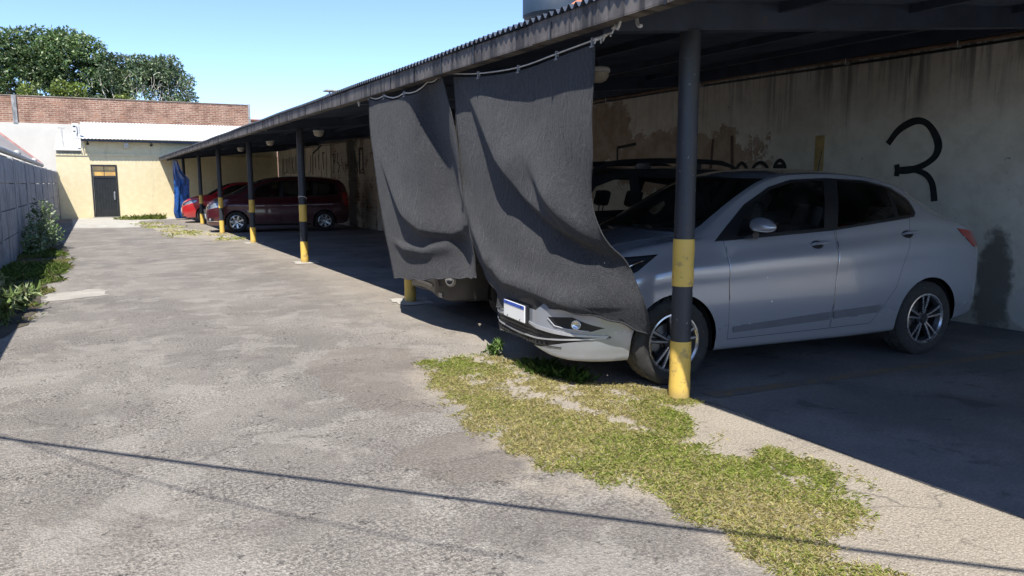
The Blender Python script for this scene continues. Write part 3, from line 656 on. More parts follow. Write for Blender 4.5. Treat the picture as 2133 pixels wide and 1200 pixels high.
# water tank and tile heap on the roof next door
t = thing('water_tank', 'dark blue plastic water tank standing above the near carport roof', 'tank', (9.9, 15.2, 0))
mb = MB(); mb.lathe([(0, 5.38), (.80, 5.38), (.86, 5.44), (.86, 5.9), (.84, 5.93), (.86, 5.96), (.86, 6.6), (.7, 6.9), (.25, 7.05), (0, 7.05)], (10.0, 15.65, 0), 'z', 32); mb.build('shell', m['tank'], t, True)
mb = MB(); mb.box((9.5, 15.15, 0), (10.5, 16.15, 5.375)); mb.build('tower', m['white_wall'], t)
t = thing('clay_roof', 'edge of a red clay tile roof above the carport sheet', 'roof', (9.6, 12.8, 0))
mb = MB(); mb.box((8.45, 11.4, 0), (10.75, 14.2, 4.65)); mb.build('wall', m['white_wall'], t)
mb = MB(); mb.prism([(8.3, 4.66), (10.9, 4.66), (9.6, 5.50)], 'y', 11.3, 14.3); mb.build('tiles', m['tile'], t)

# ------------------------------------------------------------------ overhead cable: only its shadow falls in the picture
SUN = Vector((-.34, -.45, 1))
def overhead(ga, gb, h, r, label, sag):
    a = Vector((*ga, 0)) + SUN * h; b = Vector((*gb, 0)) + SUN * h; dv = (b - a)
    pts = [a + dv * s + Vector((0, 0, sag * ((s - .5) ** 2 - .25))) for s in np.linspace(-1.0, 1.25, 40)]
    mb = MB(); mb.tube(pts, r, 8); tag(mb.build('overhead_cable', m['trim'], None, True), label, 'cable')
overhead((-.573, 4.954), (2.919, 1.326), 3.1, .015, 'thick black overhead cable that throws the dark line across the asphalt', .10)
overhead((-.60, 5.06), (.95, 2.75), 4.2, .005, 'thin black overhead cable beside the thick one, throwing a faint line', .5)
# ------------------------------------------------------------------ hanging shade cloths
C2 = [[(2.700,5.856,2.332),(2.700,5.361,2.270),(2.700,4.749,2.235),(2.700,4.239,2.254),(2.700,3.818,2.272)],
 [(2.710,5.837,2.033),(2.710,5.284,2.024),(2.710,4.731,2.009),(2.710,4.250,1.994),(2.710,3.844,1.983)],
 [(2.730,5.830,1.693),(2.720,5.160,1.667),(2.725,4.652,1.666),(2.730,4.247,1.666),(2.730,3.870,1.679)],
 [(2.770,5.846,1.325),(2.745,5.129,1.335),(2.780,4.675,1.358),(2.790,4.305,1.378),(2.785,3.940,1.380)],
 [(2.780,5.674,0.961),(2.735,4.918,1.011),(2.760,4.440,1.040),(2.850,4.183,1.086),(2.880,3.912,1.126)],
 [(2.760,5.395,0.682),(2.735,4.734,0.754),(2.755,4.271,0.785),(2.885,4.018,0.838),(3.080,3.903,0.864)],
 [(2.765,5.220,0.572),(2.750,4.619,0.648),(2.765,4.135,0.685),(2.940,3.938,0.675),(3.180,3.871,0.620)],
 [(2.775,5.231,0.444),(2.765,4.644,0.551),(2.770,4.141,0.575),(2.990,3.957,0.518),(3.280,3.913,0.392)]]
C1 = [[(2.630,7.891,2.353),(2.630,7.403,2.314),(2.640,6.860,2.282),(2.700,6.431,2.335),(2.680,6.060,2.376)],
 [(2.640,7.884,2.023),(2.635,7.322,2.011),(2.650,6.798,2.021),(2.790,6.496,2.070),(2.690,5.891,2.037)],
 [(2.660,7.843,1.663),(2.650,7.288,1.658),(2.670,6.718,1.656),(2.850,6.338,1.661),(2.700,5.767,1.650)],
 [(2.700,7.829,1.300),(2.680,7.209,1.308),(2.700,6.662,1.315),(2.890,6.243,1.319),(2.740,5.763,1.326)],
 [(2.730,7.752,0.936),(2.710,7.116,0.970),(2.730,6.581,0.997),(2.910,6.169,1.005),(2.770,5.699,1.034)],
 [(2.760,7.700,0.675),(2.740,7.072,0.717),(2.770,6.544,0.750),(2.910,6.091,0.776),(2.800,5.689,0.815)],
 [(2.780,7.619,0.429),(2.760,6.951,0.483),(2.790,6.425,0.548),(2.890,6.033,0.589),(2.820,5.686,0.635)]]
def vnoise(seed):
    rs = np.random.RandomState(seed); ks = [(rs.uniform(-1, 1, 2) * f, rs.uniform(0, 6.28), 1 / (f ** .9)) for f in (4, 6, 9, 13, 19, 28) for _ in range(3)]
    return lambda a, b: sum(w * math.sin(k[0] * a + k[1] * b + p) for k, p, w in ks) * .5
def crest_dist(c):
    c = np.array(c)
    def f(p):
        p = (p[0] / 1.022, 1.42 + (p[1] - 1.42) / 1.022)
        best = (9, 0, 0)
        p = np.array(p); L = 0; tot = np.sum(np.linalg.norm(np.diff(c, axis=0), axis=1))
        for a, b in zip(c[:-1], c[1:]):
            d = b - a; l = np.linalg.norm(d); t = np.clip(np.dot(p - a, d) / l ** 2, 0, 1); q = p - (a + d * t); r = np.linalg.norm(q)
            if r < best[0]: best = (r, math.copysign(r, d[0] * q[1] - d[1] * q[0]), (L + t * l) / tot)
            L += l
        return best[1], best[2]
    return f
def cloth(name, label, net, folds, seed, group, sag=None):
    U, V = 96, 128
    rows = [catmull(r, U // 4) for r in net]                  # each row resampled across
    cols = [catmull([rows[j][i] for j in range(len(rows))], V // (len(rows) - 1)) for i in range(len(rows[0]))]
    nu, nv = len(cols), len(cols[0]); wn = vnoise(seed)
    cf = [(crest_dist(c), A, wl, wr) for c, A, wl, wr in folds]
    verts = []
    for i in range(nu):
        for j in range(nv):
            x, y, z = cols[i][j]; u, v = i / (nu - 1), j / (nv - 1)
            h = 0
            for cd, A, wl, wr in cf:
                d, s = cd((y, z)); w = wl if d < 0 else wr
                h += A * math.exp(-(d / w) ** 2) * min(1, .05 + 2.4 * s) 
            h *= 1 - .75 * max(0, (u - .78) / .22)
            h += .0095 * wn(y * 1.6, z * 1.0) * min(1, 5 * v + .15)
            if sag and v < .2: z -= sag * abs(math.sin(u * math.pi * 4)) * (1 - v / .2) ** 2
            z += .006 * math.sin(u * 37 + seed) * (v > .98); y += .008 * math.sin(v * 23 + seed) * ((u < .01) or (u > .99))
            verts.append((x - h, y, z))
    faces = [(i * nv + j, i * nv + j + 1, (i + 1) * nv + j + 1, (i + 1) * nv + j) for i in range(nu - 1) for j in range(nv - 1)]
    t = thing(name, label, 'shade cloth', (2.7, float(np.mean([v[1] for v in verts])), 0), 0, group)
    mb = MB(); mb.add(verts, faces); o = mb.build('cloth', m['cloth'], t, True, angle=0)
    so = o.modifiers.new('thick', 'SOLIDIFY'); so.thickness = .003; so.offset = 0
    # hem: doubled edge along the bottom and the near side
    mb = MB(); edge = [verts[i * nv + nv - 1] for i in range(nu)]; mb.tube(edge, .007, 6); mb.tube([verts[j] for j in range(nv)], .005, 6); mb.tube([verts[(nu - 1) * nv + j] for j in range(nv)], .006, 6)
    mb.build('hem', m['cloth'], t, True)
    top = [Vector(verts[i * nv]) for i in range(nu)]
    return t, top
def clip(t, p):
    mb = MB(); x, y, z = p
    mb.bbox((x - .016, y - .010, z - .035), (x - .004, y + .010, z + .045), .003); mb.bbox((x + .004, y - .010, z - .035), (x + .016, y + .010, z + .045), .003)
    mb.bbox((x - .018, y - .028, z - .045), (x - .005, y + .028, z - .030), .003); mb.tube([(x, y - .012, z + .03), (x, y + .012, z + .03)], .016, 8)
    mb.v = [tuple(Vector(p) * .62 + Vector(v) - Vector(p) * .62 if 0 else Vector(p) + (Vector(v) - Vector(p)) * .65) for v in mb.v]
    mb.build('clip', m['clip'], t)
G = 'shade cloths hung from the carport eave'
c2a = [(5.551,2.264),(5.240,1.968),(4.899,1.615),(4.547,1.349),(4.157,1.157),(3.806,1.022),(3.498,0.902),(3.228,0.758)]
c2b = [(4.596,1.753),(4.484,1.642),(4.250,1.394),(3.925,1.149),(3.628,0.983),(3.335,0.869)]
c2c = [(5.509,1.094),(5.21,0.84),(4.893,0.702),(4.403,0.672),(3.95,0.63)]
c2d = [(5.78,1.85),(5.68,1.40),(5.45,1.05),(5.20,.85)]
cl, top = cloth('shade_cloth', 'wide black shade cloth draped over the nose of the silver sedan', C2,
    [(c2a, .105, .24, .050), (c2b, .095, .17, .085), (c2c, .05, .10, .06), (c2d, .03, .06, .09)], 3, G)
for i in (24, 48, 72, 95): clip(cl, top[i] + Vector((0, 0, .012)))
cl, top1 = cloth('shade_cloth', 'narrower black shade cloth hanging in front of the dark off-roader', C1,
    [([(7.463,1.752),(7.290,1.552),(7.044,1.310),(6.819,1.141),(6.461,1.022),(6.075,1.003),(5.771,1.053)], .07, .20, .055), ([(7.4,.86),(7.0,.80),(6.5,.80),(6.2,.86)], .035, .05, .06)], 11, G, .03)
for i in (0, 24, 48, 94): clip(cl, top1[i] + Vector((0, 0, .008)))
# wires they hang on, with the pale coil at the near end
mb = MB(); w = [p + Vector((0, 0, .025)) for p in top[::6]]
mb.tube([(2.66, 6.2, 2.40), (2.70, 6.1, 2.385)] + w, .005, 6)
rp = [w[-1], Vector((2.745, 3.79, 2.315)), Vector((2.72, 3.66, 2.335)), Vector((2.70, 3.57, 2.352))]
mb.tube(catmull(rp, 8), .011, 8)
for k, p in enumerate(catmull(rp, 4)[1:-1:2]): p = Vector(p); mb.tube([p, p + Vector((-.01, .015 * (-1) ** k, -.035))], .005, 6)
ring = lambda c, r, a0=0, a1=2 * math.pi, e=1.25: [(c[0] + .02 * math.sin(a), c[1] + r * math.sin(a), c[2] + r * e * math.cos(a)) for a in np.linspace(a0, a1, 26)]
mb.tube(ring((2.68, 3.56, 2.385), .055), .008, 8); mb.tube(ring((2.75, 3.44, 2.395), .065, -.4, 3.3), .010, 8)
tag(mb.build('hanging_wire', m['rope'], None, True), 'pale rope and wire carrying the wide shade cloth, coiled at its near end', 'wire')
mb = MB(); w = [p + Vector((0, 0, .02)) for p in top1[::6]]; mb.tube([(2.64, 8.3, 2.37), (2.68, 8.2, 2.385)] + w + [Vector((2.68, 6.2, 2.43))], .006, 6)
mb.tube(ring((2.65, 8.3, 2.37), .045), .008, 8); tag(mb.build('hanging_wire', m['rope'], None, True), 'thin sagging wire carrying the narrower shade cloth', 'wire')

# ------------------------------------------------------------------ blue tarpaulin at the far end
vs = []; wn = vnoise(21); nu, nv = 40, 70
tp = [(0, 2.48, 2.86, 3.0), (.2, 2.0, 2.86, 3.16), (.34, 1.65, 2.87, 3.42), (.55, 1.15, 2.86, 3.40), (.75, .66, 2.84, 3.40), (.9, .3, 2.80, 3.46), (1, .05, 2.86, 3.5)]
fz, fa, fb = [interp([a[0] for a in tp], [a[k] for a in tp]) for k in (1, 2, 3)]
for i in range(nu + 1):
    for j in range(nv + 1):
        u, v = i / nu, j / nv; a, b = fa(v), fb(v)
        vs.append((a + (b - a) * u, 34.35 - .5 * u + .09 * wn(u * 3.2, v * 2.6) + .05 * math.sin(u * 14 + v * 3) * (.3 + v), fz(v)))
mb = MB(); mb.add(vs, [(i * (nv + 1) + j, i * (nv + 1) + j + 1, (i + 1) * (nv + 1) + j + 1, (i + 1) * (nv + 1) + j) for i in range(nu) for j in range(nv)])
o = mb.build('blue_tarpaulin', m['tarp'], None, True, angle=0); so = o.modifiers.new('t', 'SOLIDIFY'); so.thickness = .006
tag(o, 'crumpled blue tarpaulin hanging from the far end of the carport', 'tarpaulin')

# ------------------------------------------------------------------ vegetation
def leaf_mesh(name, mat, P, D, N, ln, wd, cols, parent=None, bend=.25):
    """diamond leaves: P base points, D directions, N normals, ln / wd sizes, cols rgb per leaf"""
    P, D, N = [np.asarray(a, float) for a in (P, D, N)]; n = len(P)
    S = np.cross(D, N); S /= np.linalg.norm(S, axis=1)[:, None] + 1e-9; N = np.cross(S, D)
    ln = np.asarray(ln)[:, None]; wd = np.asarray(wd)[:, None]
    v = np.stack([P, P + D * ln * .45 + S * wd * .5 + N * ln * bend * .3, P + D * ln - N * ln * bend * .3, P + D * ln * .45 - S * wd * .5 + N * ln * bend * .3], 1).reshape(-1, 3)
    idx = np.arange(n)[:, None] * 4; f = np.concatenate([idx + [[0, 1, 2]], idx + [[0, 2, 3]]], 1).reshape(-1, 3)
    me = bpy.data.meshes.new(name); off = np.array(worldloc(parent)) if parent else 0
    me.vertices.add(len(v)); me.vertices.foreach_set('co', (v - off).ravel()); me.loops.add(len(f) * 3); me.loops.foreach_set('vertex_index', f.ravel().astype(np.int32))
    me.polygons.add(len(f)); me.polygons.foreach_set('loop_start', np.arange(len(f), dtype=np.int32) * 3); me.update(calc_edges=True)
    at = me.color_attributes.new('tone', 'FLOAT_COLOR', 'POINT'); c = np.repeat(np.concatenate([np.asarray(cols), np.ones((n, 1))], 1), 4, 0); at.data.foreach_set('color', c.ravel())
    me.materials.append(mat); me.validate(); o = bpy.data.objects.new(name, me); COL.objects.link(o)
    if parent: o.parent = parent
    return o
rs = np.random.RandomState(5)
def unit(n): v = rs.normal(size=(n, 3)); return v / np.linalg.norm(v, axis=1)[:, None]
def tones(n, pal, var=.25):
    pal = np.array(pal); c = pal[rs.randint(0, len(pal), n)]; return np.clip(c * (1 + rs.uniform(-var, var, (n, 1))), 0, 1)
def crown(parent, clumps, per, size, pal, name='crown'):
    P, D, L = [], [], []; C = []
    for (cx, cy, cz, r) in clumps:
        n = int(per * r * r); d = unit(n); d[:, 2] = d[:, 2] * .85 + .12; rad = r * (rs.uniform(.55, 1.0, (n, 1)) ** .5) * (1 + .18 * np.sin(d[:, :1] * 7 + cx) * np.cos(d[:, 2:] * 6 + cz))
        P.append(np.array([cx, cy, cz]) + d * rad); D.append(d * .7 + unit(n) * .8 + np.array([0, 0, -.2])); L.append(rs.uniform(.6, 1.3, n) * size); C.append(tones(n, pal) * rs.uniform(.6, 1.45))
    P = np.concatenate(P); D = np.concatenate(D); D /= np.linalg.norm(D, axis=1)[:, None]; L = np.concatenate(L)
    return leaf_mesh(name, m['leaf'], P, D, unit(len(P)), L, L * .55, np.concatenate(C), parent)
def limb(mb, a, b, r0, r1, wob=.12, n=7):
    a, b = Vector(a), Vector(b); pts = [a.lerp(b, k / n) + Vector(rs.uniform(-1, 1, 3)) * wob * (0 < k < n) for k in range(n + 1)]; mb.tube(pts, [r0 + (r1 - r0) * k / n for k in range(n + 1)], 7)
def cl_fill(x0, x1, n, topf, zb, yc, dy, rmin, rmax):
    out = []
    for _ in range(n):
        x = rs.uniform(x0, x1); r = rs.uniform(rmin, rmax); zt = topf(x) - r * .92
        if zt < zb: zt = zb
        z = zb + (zt - zb) * rs.uniform(0, 1) ** .6; out.append((x, yc + rs.uniform(-dy, dy), z, r))
    for x in np.arange(x0, x1, rmin * .9): out.append((x, yc + rs.uniform(-dy, dy) * .5, topf(x) - rmin, rmin * rs.uniform(.85, 1.1)))
    return out
GREEN = [(.065, .12, .035), (.09, .15, .04), (.045, .085, .03), (.12, .17, .055), (.17, .21, .10)]
t = thing('tree', 'big dark green tree with a rounded crown, taller of the two behind the brick wall', 'tree', (-2.2, 53, 0))
f1 = interp([-8, -5.5, -4.2, -2.7, -1.2, -.6, .2, .9, 1.6, 2.3], [8.6, 9.6, 10.35, 10.75, 10.6, 10.75, 10.2, 9.5, 8.6, 7.6])
crown(t, cl_fill(-8, 1.9, 85, f1, 5.6, 53, 1.7, .5, 1.15), 700, .20, GREEN)
mb = MB(); limb(mb, (-2.2, 53, 0), (-2.3, 53, 5), .32, .22, .08)
for b in ((-5, 52.6, 8.5), (-3, 53.4, 9.4), (-1, 52.5, 9.2), (.6, 53, 8.2), (-6.5, 53, 7)): limb(mb, (-2.3, 53, 4.6), b, .15, .03, .25)
mb.build('trunk', m['bark'], t, True)
t = thing('tree', 'lower tree with many bare pale stems and a flat crown, right of the big tree', 'tree', (3.6, 52, 0))
f2 = interp([.9, 1.5, 2.4, 3.3, 4.4, 5.0, 5.4, 5.75], [8.9, 9.4, 9.4, 9.35, 9.4, 8.9, 8.2, 7.2])
crown(t, [c for c in cl_fill(1.0, 5.35, 46, f2, 5.8, 52.3, 1.0, .45, .8) if not (c[2] < 7.3 and rs.rand() < .45)], 620, .19, [(.075, .12, .055), (.10, .145, .06), (.055, .09, .04), (.13, .17, .09), (.18, .21, .13)])
mb = MB(); limb(mb, (3.6, 52, 0), (3.6, 51.6, 4.6), .22, .16, .06)
for k in range(20):
    x = rs.uniform(.4, 5.5); limb(mb, (3.6 + (x - 3.6) * .45, 51.2, 4.5), (x, 50.9 + rs.uniform(-.2, .3), 6.3), .035, .025, .06, 4); limb(mb, (x, 50.9, 6.3), (x + rs.uniform(-.45, .45), 50.8 + rs.uniform(-.3, .3), rs.uniform(7.0, 8.4)), .024, .008, .07, 6)
for k in range(26):
    x = rs.uniform(.0, 5.3); z = rs.uniform(6.3, 7.4); limb(mb, (x, 50.8, z), (x + rs.uniform(-.7, .7), 50.8, z + rs.uniform(.2, .9)), .014, .006, .05, 5)
mb.build('trunk', m['bark'], t, True)
crown(t, [(rs.uniform(.3, 5.5), 50.7, rs.uniform(6.4, 8.2), rs.uniform(.25, .5)) for _ in range(26)], 420, .18, [(.09, .14, .06), (.13, .18, .08), (.07, .11, .05), (.20, .24, .14)], 'crown')
def shrub(cx, cy, cz, w, h, label, n=5, pal=None, base=0., size=.17):
    t = thing('shrub', label, 'shrub', (cx, cy, base)); cl = [(cx + rs.uniform(-w, w), cy + rs.uniform(-.3, .3), cz + rs.uniform(-.3, .5) * h, h * rs.uniform(.4, .6)) for _ in range(n)]
    crown(t, cl, 900, size, pal or [(.12, .17, .03), (.16, .20, .035), (.10, .15, .03), (.19, .22, .05)], 'foliage')
    mb = MB(); limb(mb, (cx, cy, base), (cx, cy, cz), .06, .02, .05)
    for c in cl: limb(mb, (cx, cy, cz - .4 * h), (c[0], c[1], c[2]), .03, .01, .05)
    mb.build('stem', m['bark'], t, True)
shrub(-2.9, 49.5, 6.45, .35, .75, 'yellow green shrub at the foot of the big tree, above the brick wall pilaster'); shrub(-1.0, 49.4, 6.45, .7, .8, 'wider yellow green shrub above the brick wall, left of the bare stems', 8)
shrub(1.75, 49.4, 6.3, .35, .5, 'small yellow green shrub among the bare pale stems above the brick wall')

# bush at the foot of the precast wall
BUSH = [(.09, .15, .05), (.13, .19, .075), (.07, .12, .045), (.18, .24, .12), (.26, .31, .19)]
t = thing('bush', 'leafy green bush growing against the precast wall', 'bush', (-1.05, 18.4, 0))
cl = [(-1.16, 18.4, .30, .25), (-1.10, 18.9, .45, .27), (-1.13, 18.0, .35, .26), (-1.08, 19.3, .66, .26), (-1.08, 19.5, .92, .18), (-1.03, 18.7, .26, .22), (-1.18, 17.6, .24, .2), (-1.06, 19.9, .36, .25), (-.98, 20.3, .25, .22)]
crown(t, cl, 3800, .075, BUSH, 'foliage')
mb = MB()
for c in cl: limb(mb, (-1.05, 18.5 + .4 * (c[1] - 18.5), 0), (c[0], c[1], c[2] + c[3] * .6), .014, .005, .04)
for k in range(14):
    a = (-1.05 + rs.uniform(-.1, .1), 19.2 + rs.uniform(-1.2, .9), .5); limb(mb, a, (a[0] + rs.uniform(-.15, .25), a[1] + rs.uniform(-.2, .2), rs.uniform(.7, 1.12)), .006, .003, .03)
mb.build('stem', plain('green_stem', (.10, .12, .05), .8), t, True)

def in_poly(x, y, poly):
    c = np.zeros(len(x), bool); n = len(poly)
    for i in range(n):
        (x0, y0), (x1, y1) = poly[i], poly[(i + 1) % n]
        k = ((y0 > y) != (y1 > y)) & (x < (x1 - x0) * (y - y0) / (y1 - y0 + 1e-12) + x0); c ^= k
    return c
def fnoise(seed, sc):
    r = np.random.RandomState(seed); ks = [(r.normal(size=2) * sc * f, r.uniform(0, 6.28), 1 / f ** .8) for f in (1, 1.7, 2.9, 5, 8) for _ in range(3)]
    tot = math.sqrt(sum(k[2] ** 2 for k in ks) / 2); return lambda x, y: sum(w * np.sin(k[0] * x + k[1] * y + p) for k, p, w in ks) / tot
def grass(name, poly, dens, hmin, hmax, pal_g, pal_d, z0=.012, thresh=-.5, seed=1, wd=.0055, lay=.9, edge=.12, green=0., nsc=2.4, feather=.0, tall=.35):
    x0, x1 = min(p[0] for p in poly) - edge, max(p[0] for p in poly) + edge; y0, y1 = min(p[1] for p in poly) - edge, max(p[1] for p in poly) + edge
    n = int(dens * (x1 - x0) * (y1 - y0)); x = rs.uniform(x0, x1, n); y = rs.uniform(y0, y1, n); f1, f2, f3 = fnoise(seed, nsc), fnoise(seed + 9, 1.7), fnoise(seed + 5, 6)
    jx, jy = f3(x, y) * edge * .5 + rs.normal(size=n) * feather, f3(y, x) * edge * .5 + rs.normal(size=n) * feather; ok = in_poly(x + jx, y + jy, poly) & (f1(x, y) + rs.normal(size=n) * .5 > thresh)
    # straggling runners beyond the edge
    x, y = x[ok], y[ok]; n = len(x); g = f2(x, y) + rs.normal(size=n) * .55 + green
    cg, cd = tones(n, pal_g, .3), tones(n, pal_d, .3); k = (1 / (1 + np.exp(-2.2 * g)))[:, None]; c = np.where(rs.rand(n, 1) < k, cg, cd)
    a = rs.uniform(0, 2 * np.pi, n); el = np.clip(rs.normal(.75, .45, n) * (1 - .5 * lay) , .05, 1.45); D = np.stack([np.cos(a) * np.cos(el), np.sin(a) * np.cos(el), np.sin(el)], 1)
    ln = rs.uniform(hmin, hmax, n) * (1 + tall * np.clip(g, -1, 1.5)); N = np.stack([-np.cos(a) * np.sin(el), -np.sin(a) * np.sin(el), np.cos(el)], 1) + unit(n) * .3
    return tag(leaf_mesh(name, m['blade'], np.stack([x, y, np.full(n, z0)], 1), D, N, ln, np.full(n, wd) * rs.uniform(.7, 1.5, n), c, None, .5), kind='stuff')
PG = [(.40, .46, .11), (.47, .52, .15), (.33, .41, .09), (.52, .54, .20)]; PD = [(.60, .53, .27), (.64, .58, .33), (.54, .48, .24), (.52, .50, .20)]
gp = [(2.18, 5.36), (2.5, 5.42), (2.87, 5.42), (2.95, 4.75), (2.98, 4.32), (3.30, 3.95), (3.46, 3.74), (3.40, 3.50), (3.18, 3.5), (2.93, 3.15), (2.72, 2.72), (3.0, 2.58), (3.13, 2.50), (3.05, 2.22), (2.80, 1.83), (2.42, 1.80), (2.40, .9), (2.0, .9), (2.02, 1.75), (2.10, 1.92), (2.08, 2.32), (2.2, 2.6), (2.0, 2.8), (1.76, 3.2), (1.88, 3.5), (1.86, 4.0), (2.1, 4.7)]
o = grass('lawn_grass', gp, 22000, .010, .040, PG, PD, .004, -.72, 3, .0022, .85, .10, -.05, 6.5, .035, .08); o['label'] = 'patchy dry yellow green grass in front of the silver sedan'
gp2 = [(2.75, 5.5), (2.95, 5.5), (3.1, 4.9), (3.1, 4.3), (2.95, 4.3), (2.8, 4.9)]
o = grass('tall_grass', gp2, 5200, .025, .075, [(.10, .19, .03), (.14, .23, .05), (.08, .15, .025)], [(.2, .24, .07)], .004, .0, 8, .0036, .1, .06, 1.0); o['label'] = 'taller green tufts under the bumper of the silver sedan'
o = grass('verge_grass', [(-1.42, 8.3), (-.95, 8.35), (-.70, 9.2), (-.76, 11), (-.68, 12.5), (-.55, 15), (-.60, 17.6), (-.95, 19), (-1.42, 22)], 3600, .04, .11, [(.14, .21, .04), (.19, .27, .06), (.10, .16, .035), (.25, .32, .09)], [(.30, .27, .11), (.24, .24, .08)], .008, -.75, 14, .012, .35, .14, .6, 1.5); o['label'] = 'green weeds and grass along the foot of the precast wall'
o = grass('dry_grass', [(1.9, 22.3), (2.8, 20.3), (3.35, 20.2), (3.4, 22.6), (2.9, 24.5), (2.0, 31), (1.3, 31.5), (1.5, 27)], 260, .05, .12, PG, PD, .008, .1, 25, .014, .8, .3, -.5, 1.2); o['label'] = 'scattered dry grass on the soil by the far posts'
o = grass('door_grass', [(.5, 35.3), (1.6, 34.2), (2.4, 35.2), (2.6, 37.2), (1.9, 37.4), (.9, 36.4)], 700, .08, .2, [(.16, .22, .04), (.22, .27, .06)], PD, .008, -.4, 31, .02, .3, .2, .4, 1.2); o['label'] = 'grass tuft growing in front of the yellow wall right of the door'
# long arching weeds in front of the verge
def weed(x, y, h, n, label, pal, ls=1.):
    t = thing('weed', label, 'weed', (x, y, 0)); mb = MB(); P, D, C, L = [], [], [], []
    for k in range(n):
        a = rs.uniform(0, 6.28); lean = rs.uniform(.3, 1.0); hh = h * rs.uniform(.6, 1.1); dx, dy = math.cos(a) * lean * hh * .7, math.sin(a) * lean * hh * .7
        pts = [Vector((x, y, 0)), Vector((x + dx * .25, y + dy * .25, hh * .55)), Vector((x + dx * .65, y + dy * .65, hh * .95)), Vector((x + dx * 1.1, y + dy * 1.1, hh * .9))]
        cv = catmull(pts, 4); mb.tube(cv, [.004 - .0025 * i / len(cv) for i in range(len(cv))], 5)
        for q in cv[2:]:
            for _ in range(2): 
                d = Vector(rs.normal(size=3)) * .6 + Vector((dx, dy, .3)); d.normalize(); P.append(q); D.append(d); L.append(rs.uniform(.07, .16) * ls); 
    C = tones(len(P), pal); L = np.array(L); leaf_mesh('foliage', m['leaf'], P, D, unit(len(P)), L, L * .14 + .004, C, t, .5); mb.build('stem', plain('weed_stem', (.15, .17, .06), .8), t, True)
WP = [(.17, .24, .08), (.23, .30, .12), (.13, .19, .06), (.32, .35, .19)]
weed(-.92, 9.1, .30, 14, 'nearest arching weed by the precast wall', WP); weed(-.86, 9.9, .27, 12, 'arching weed just behind the nearest one by the precast wall', WP)
weed(-1.2, 10.6, .36, 14, 'dense weed close against the precast wall, before the pale cement patch', WP); weed(-1.2, 8.7, .25, 12, 'low weed at the dark near end of the verge', WP)
weed(2.84, 5.40, .11, 9, 'small green weed under the left corner of the silver sedan bumper', [(.12, .2, .05), (.16, .25, .07)], .5)
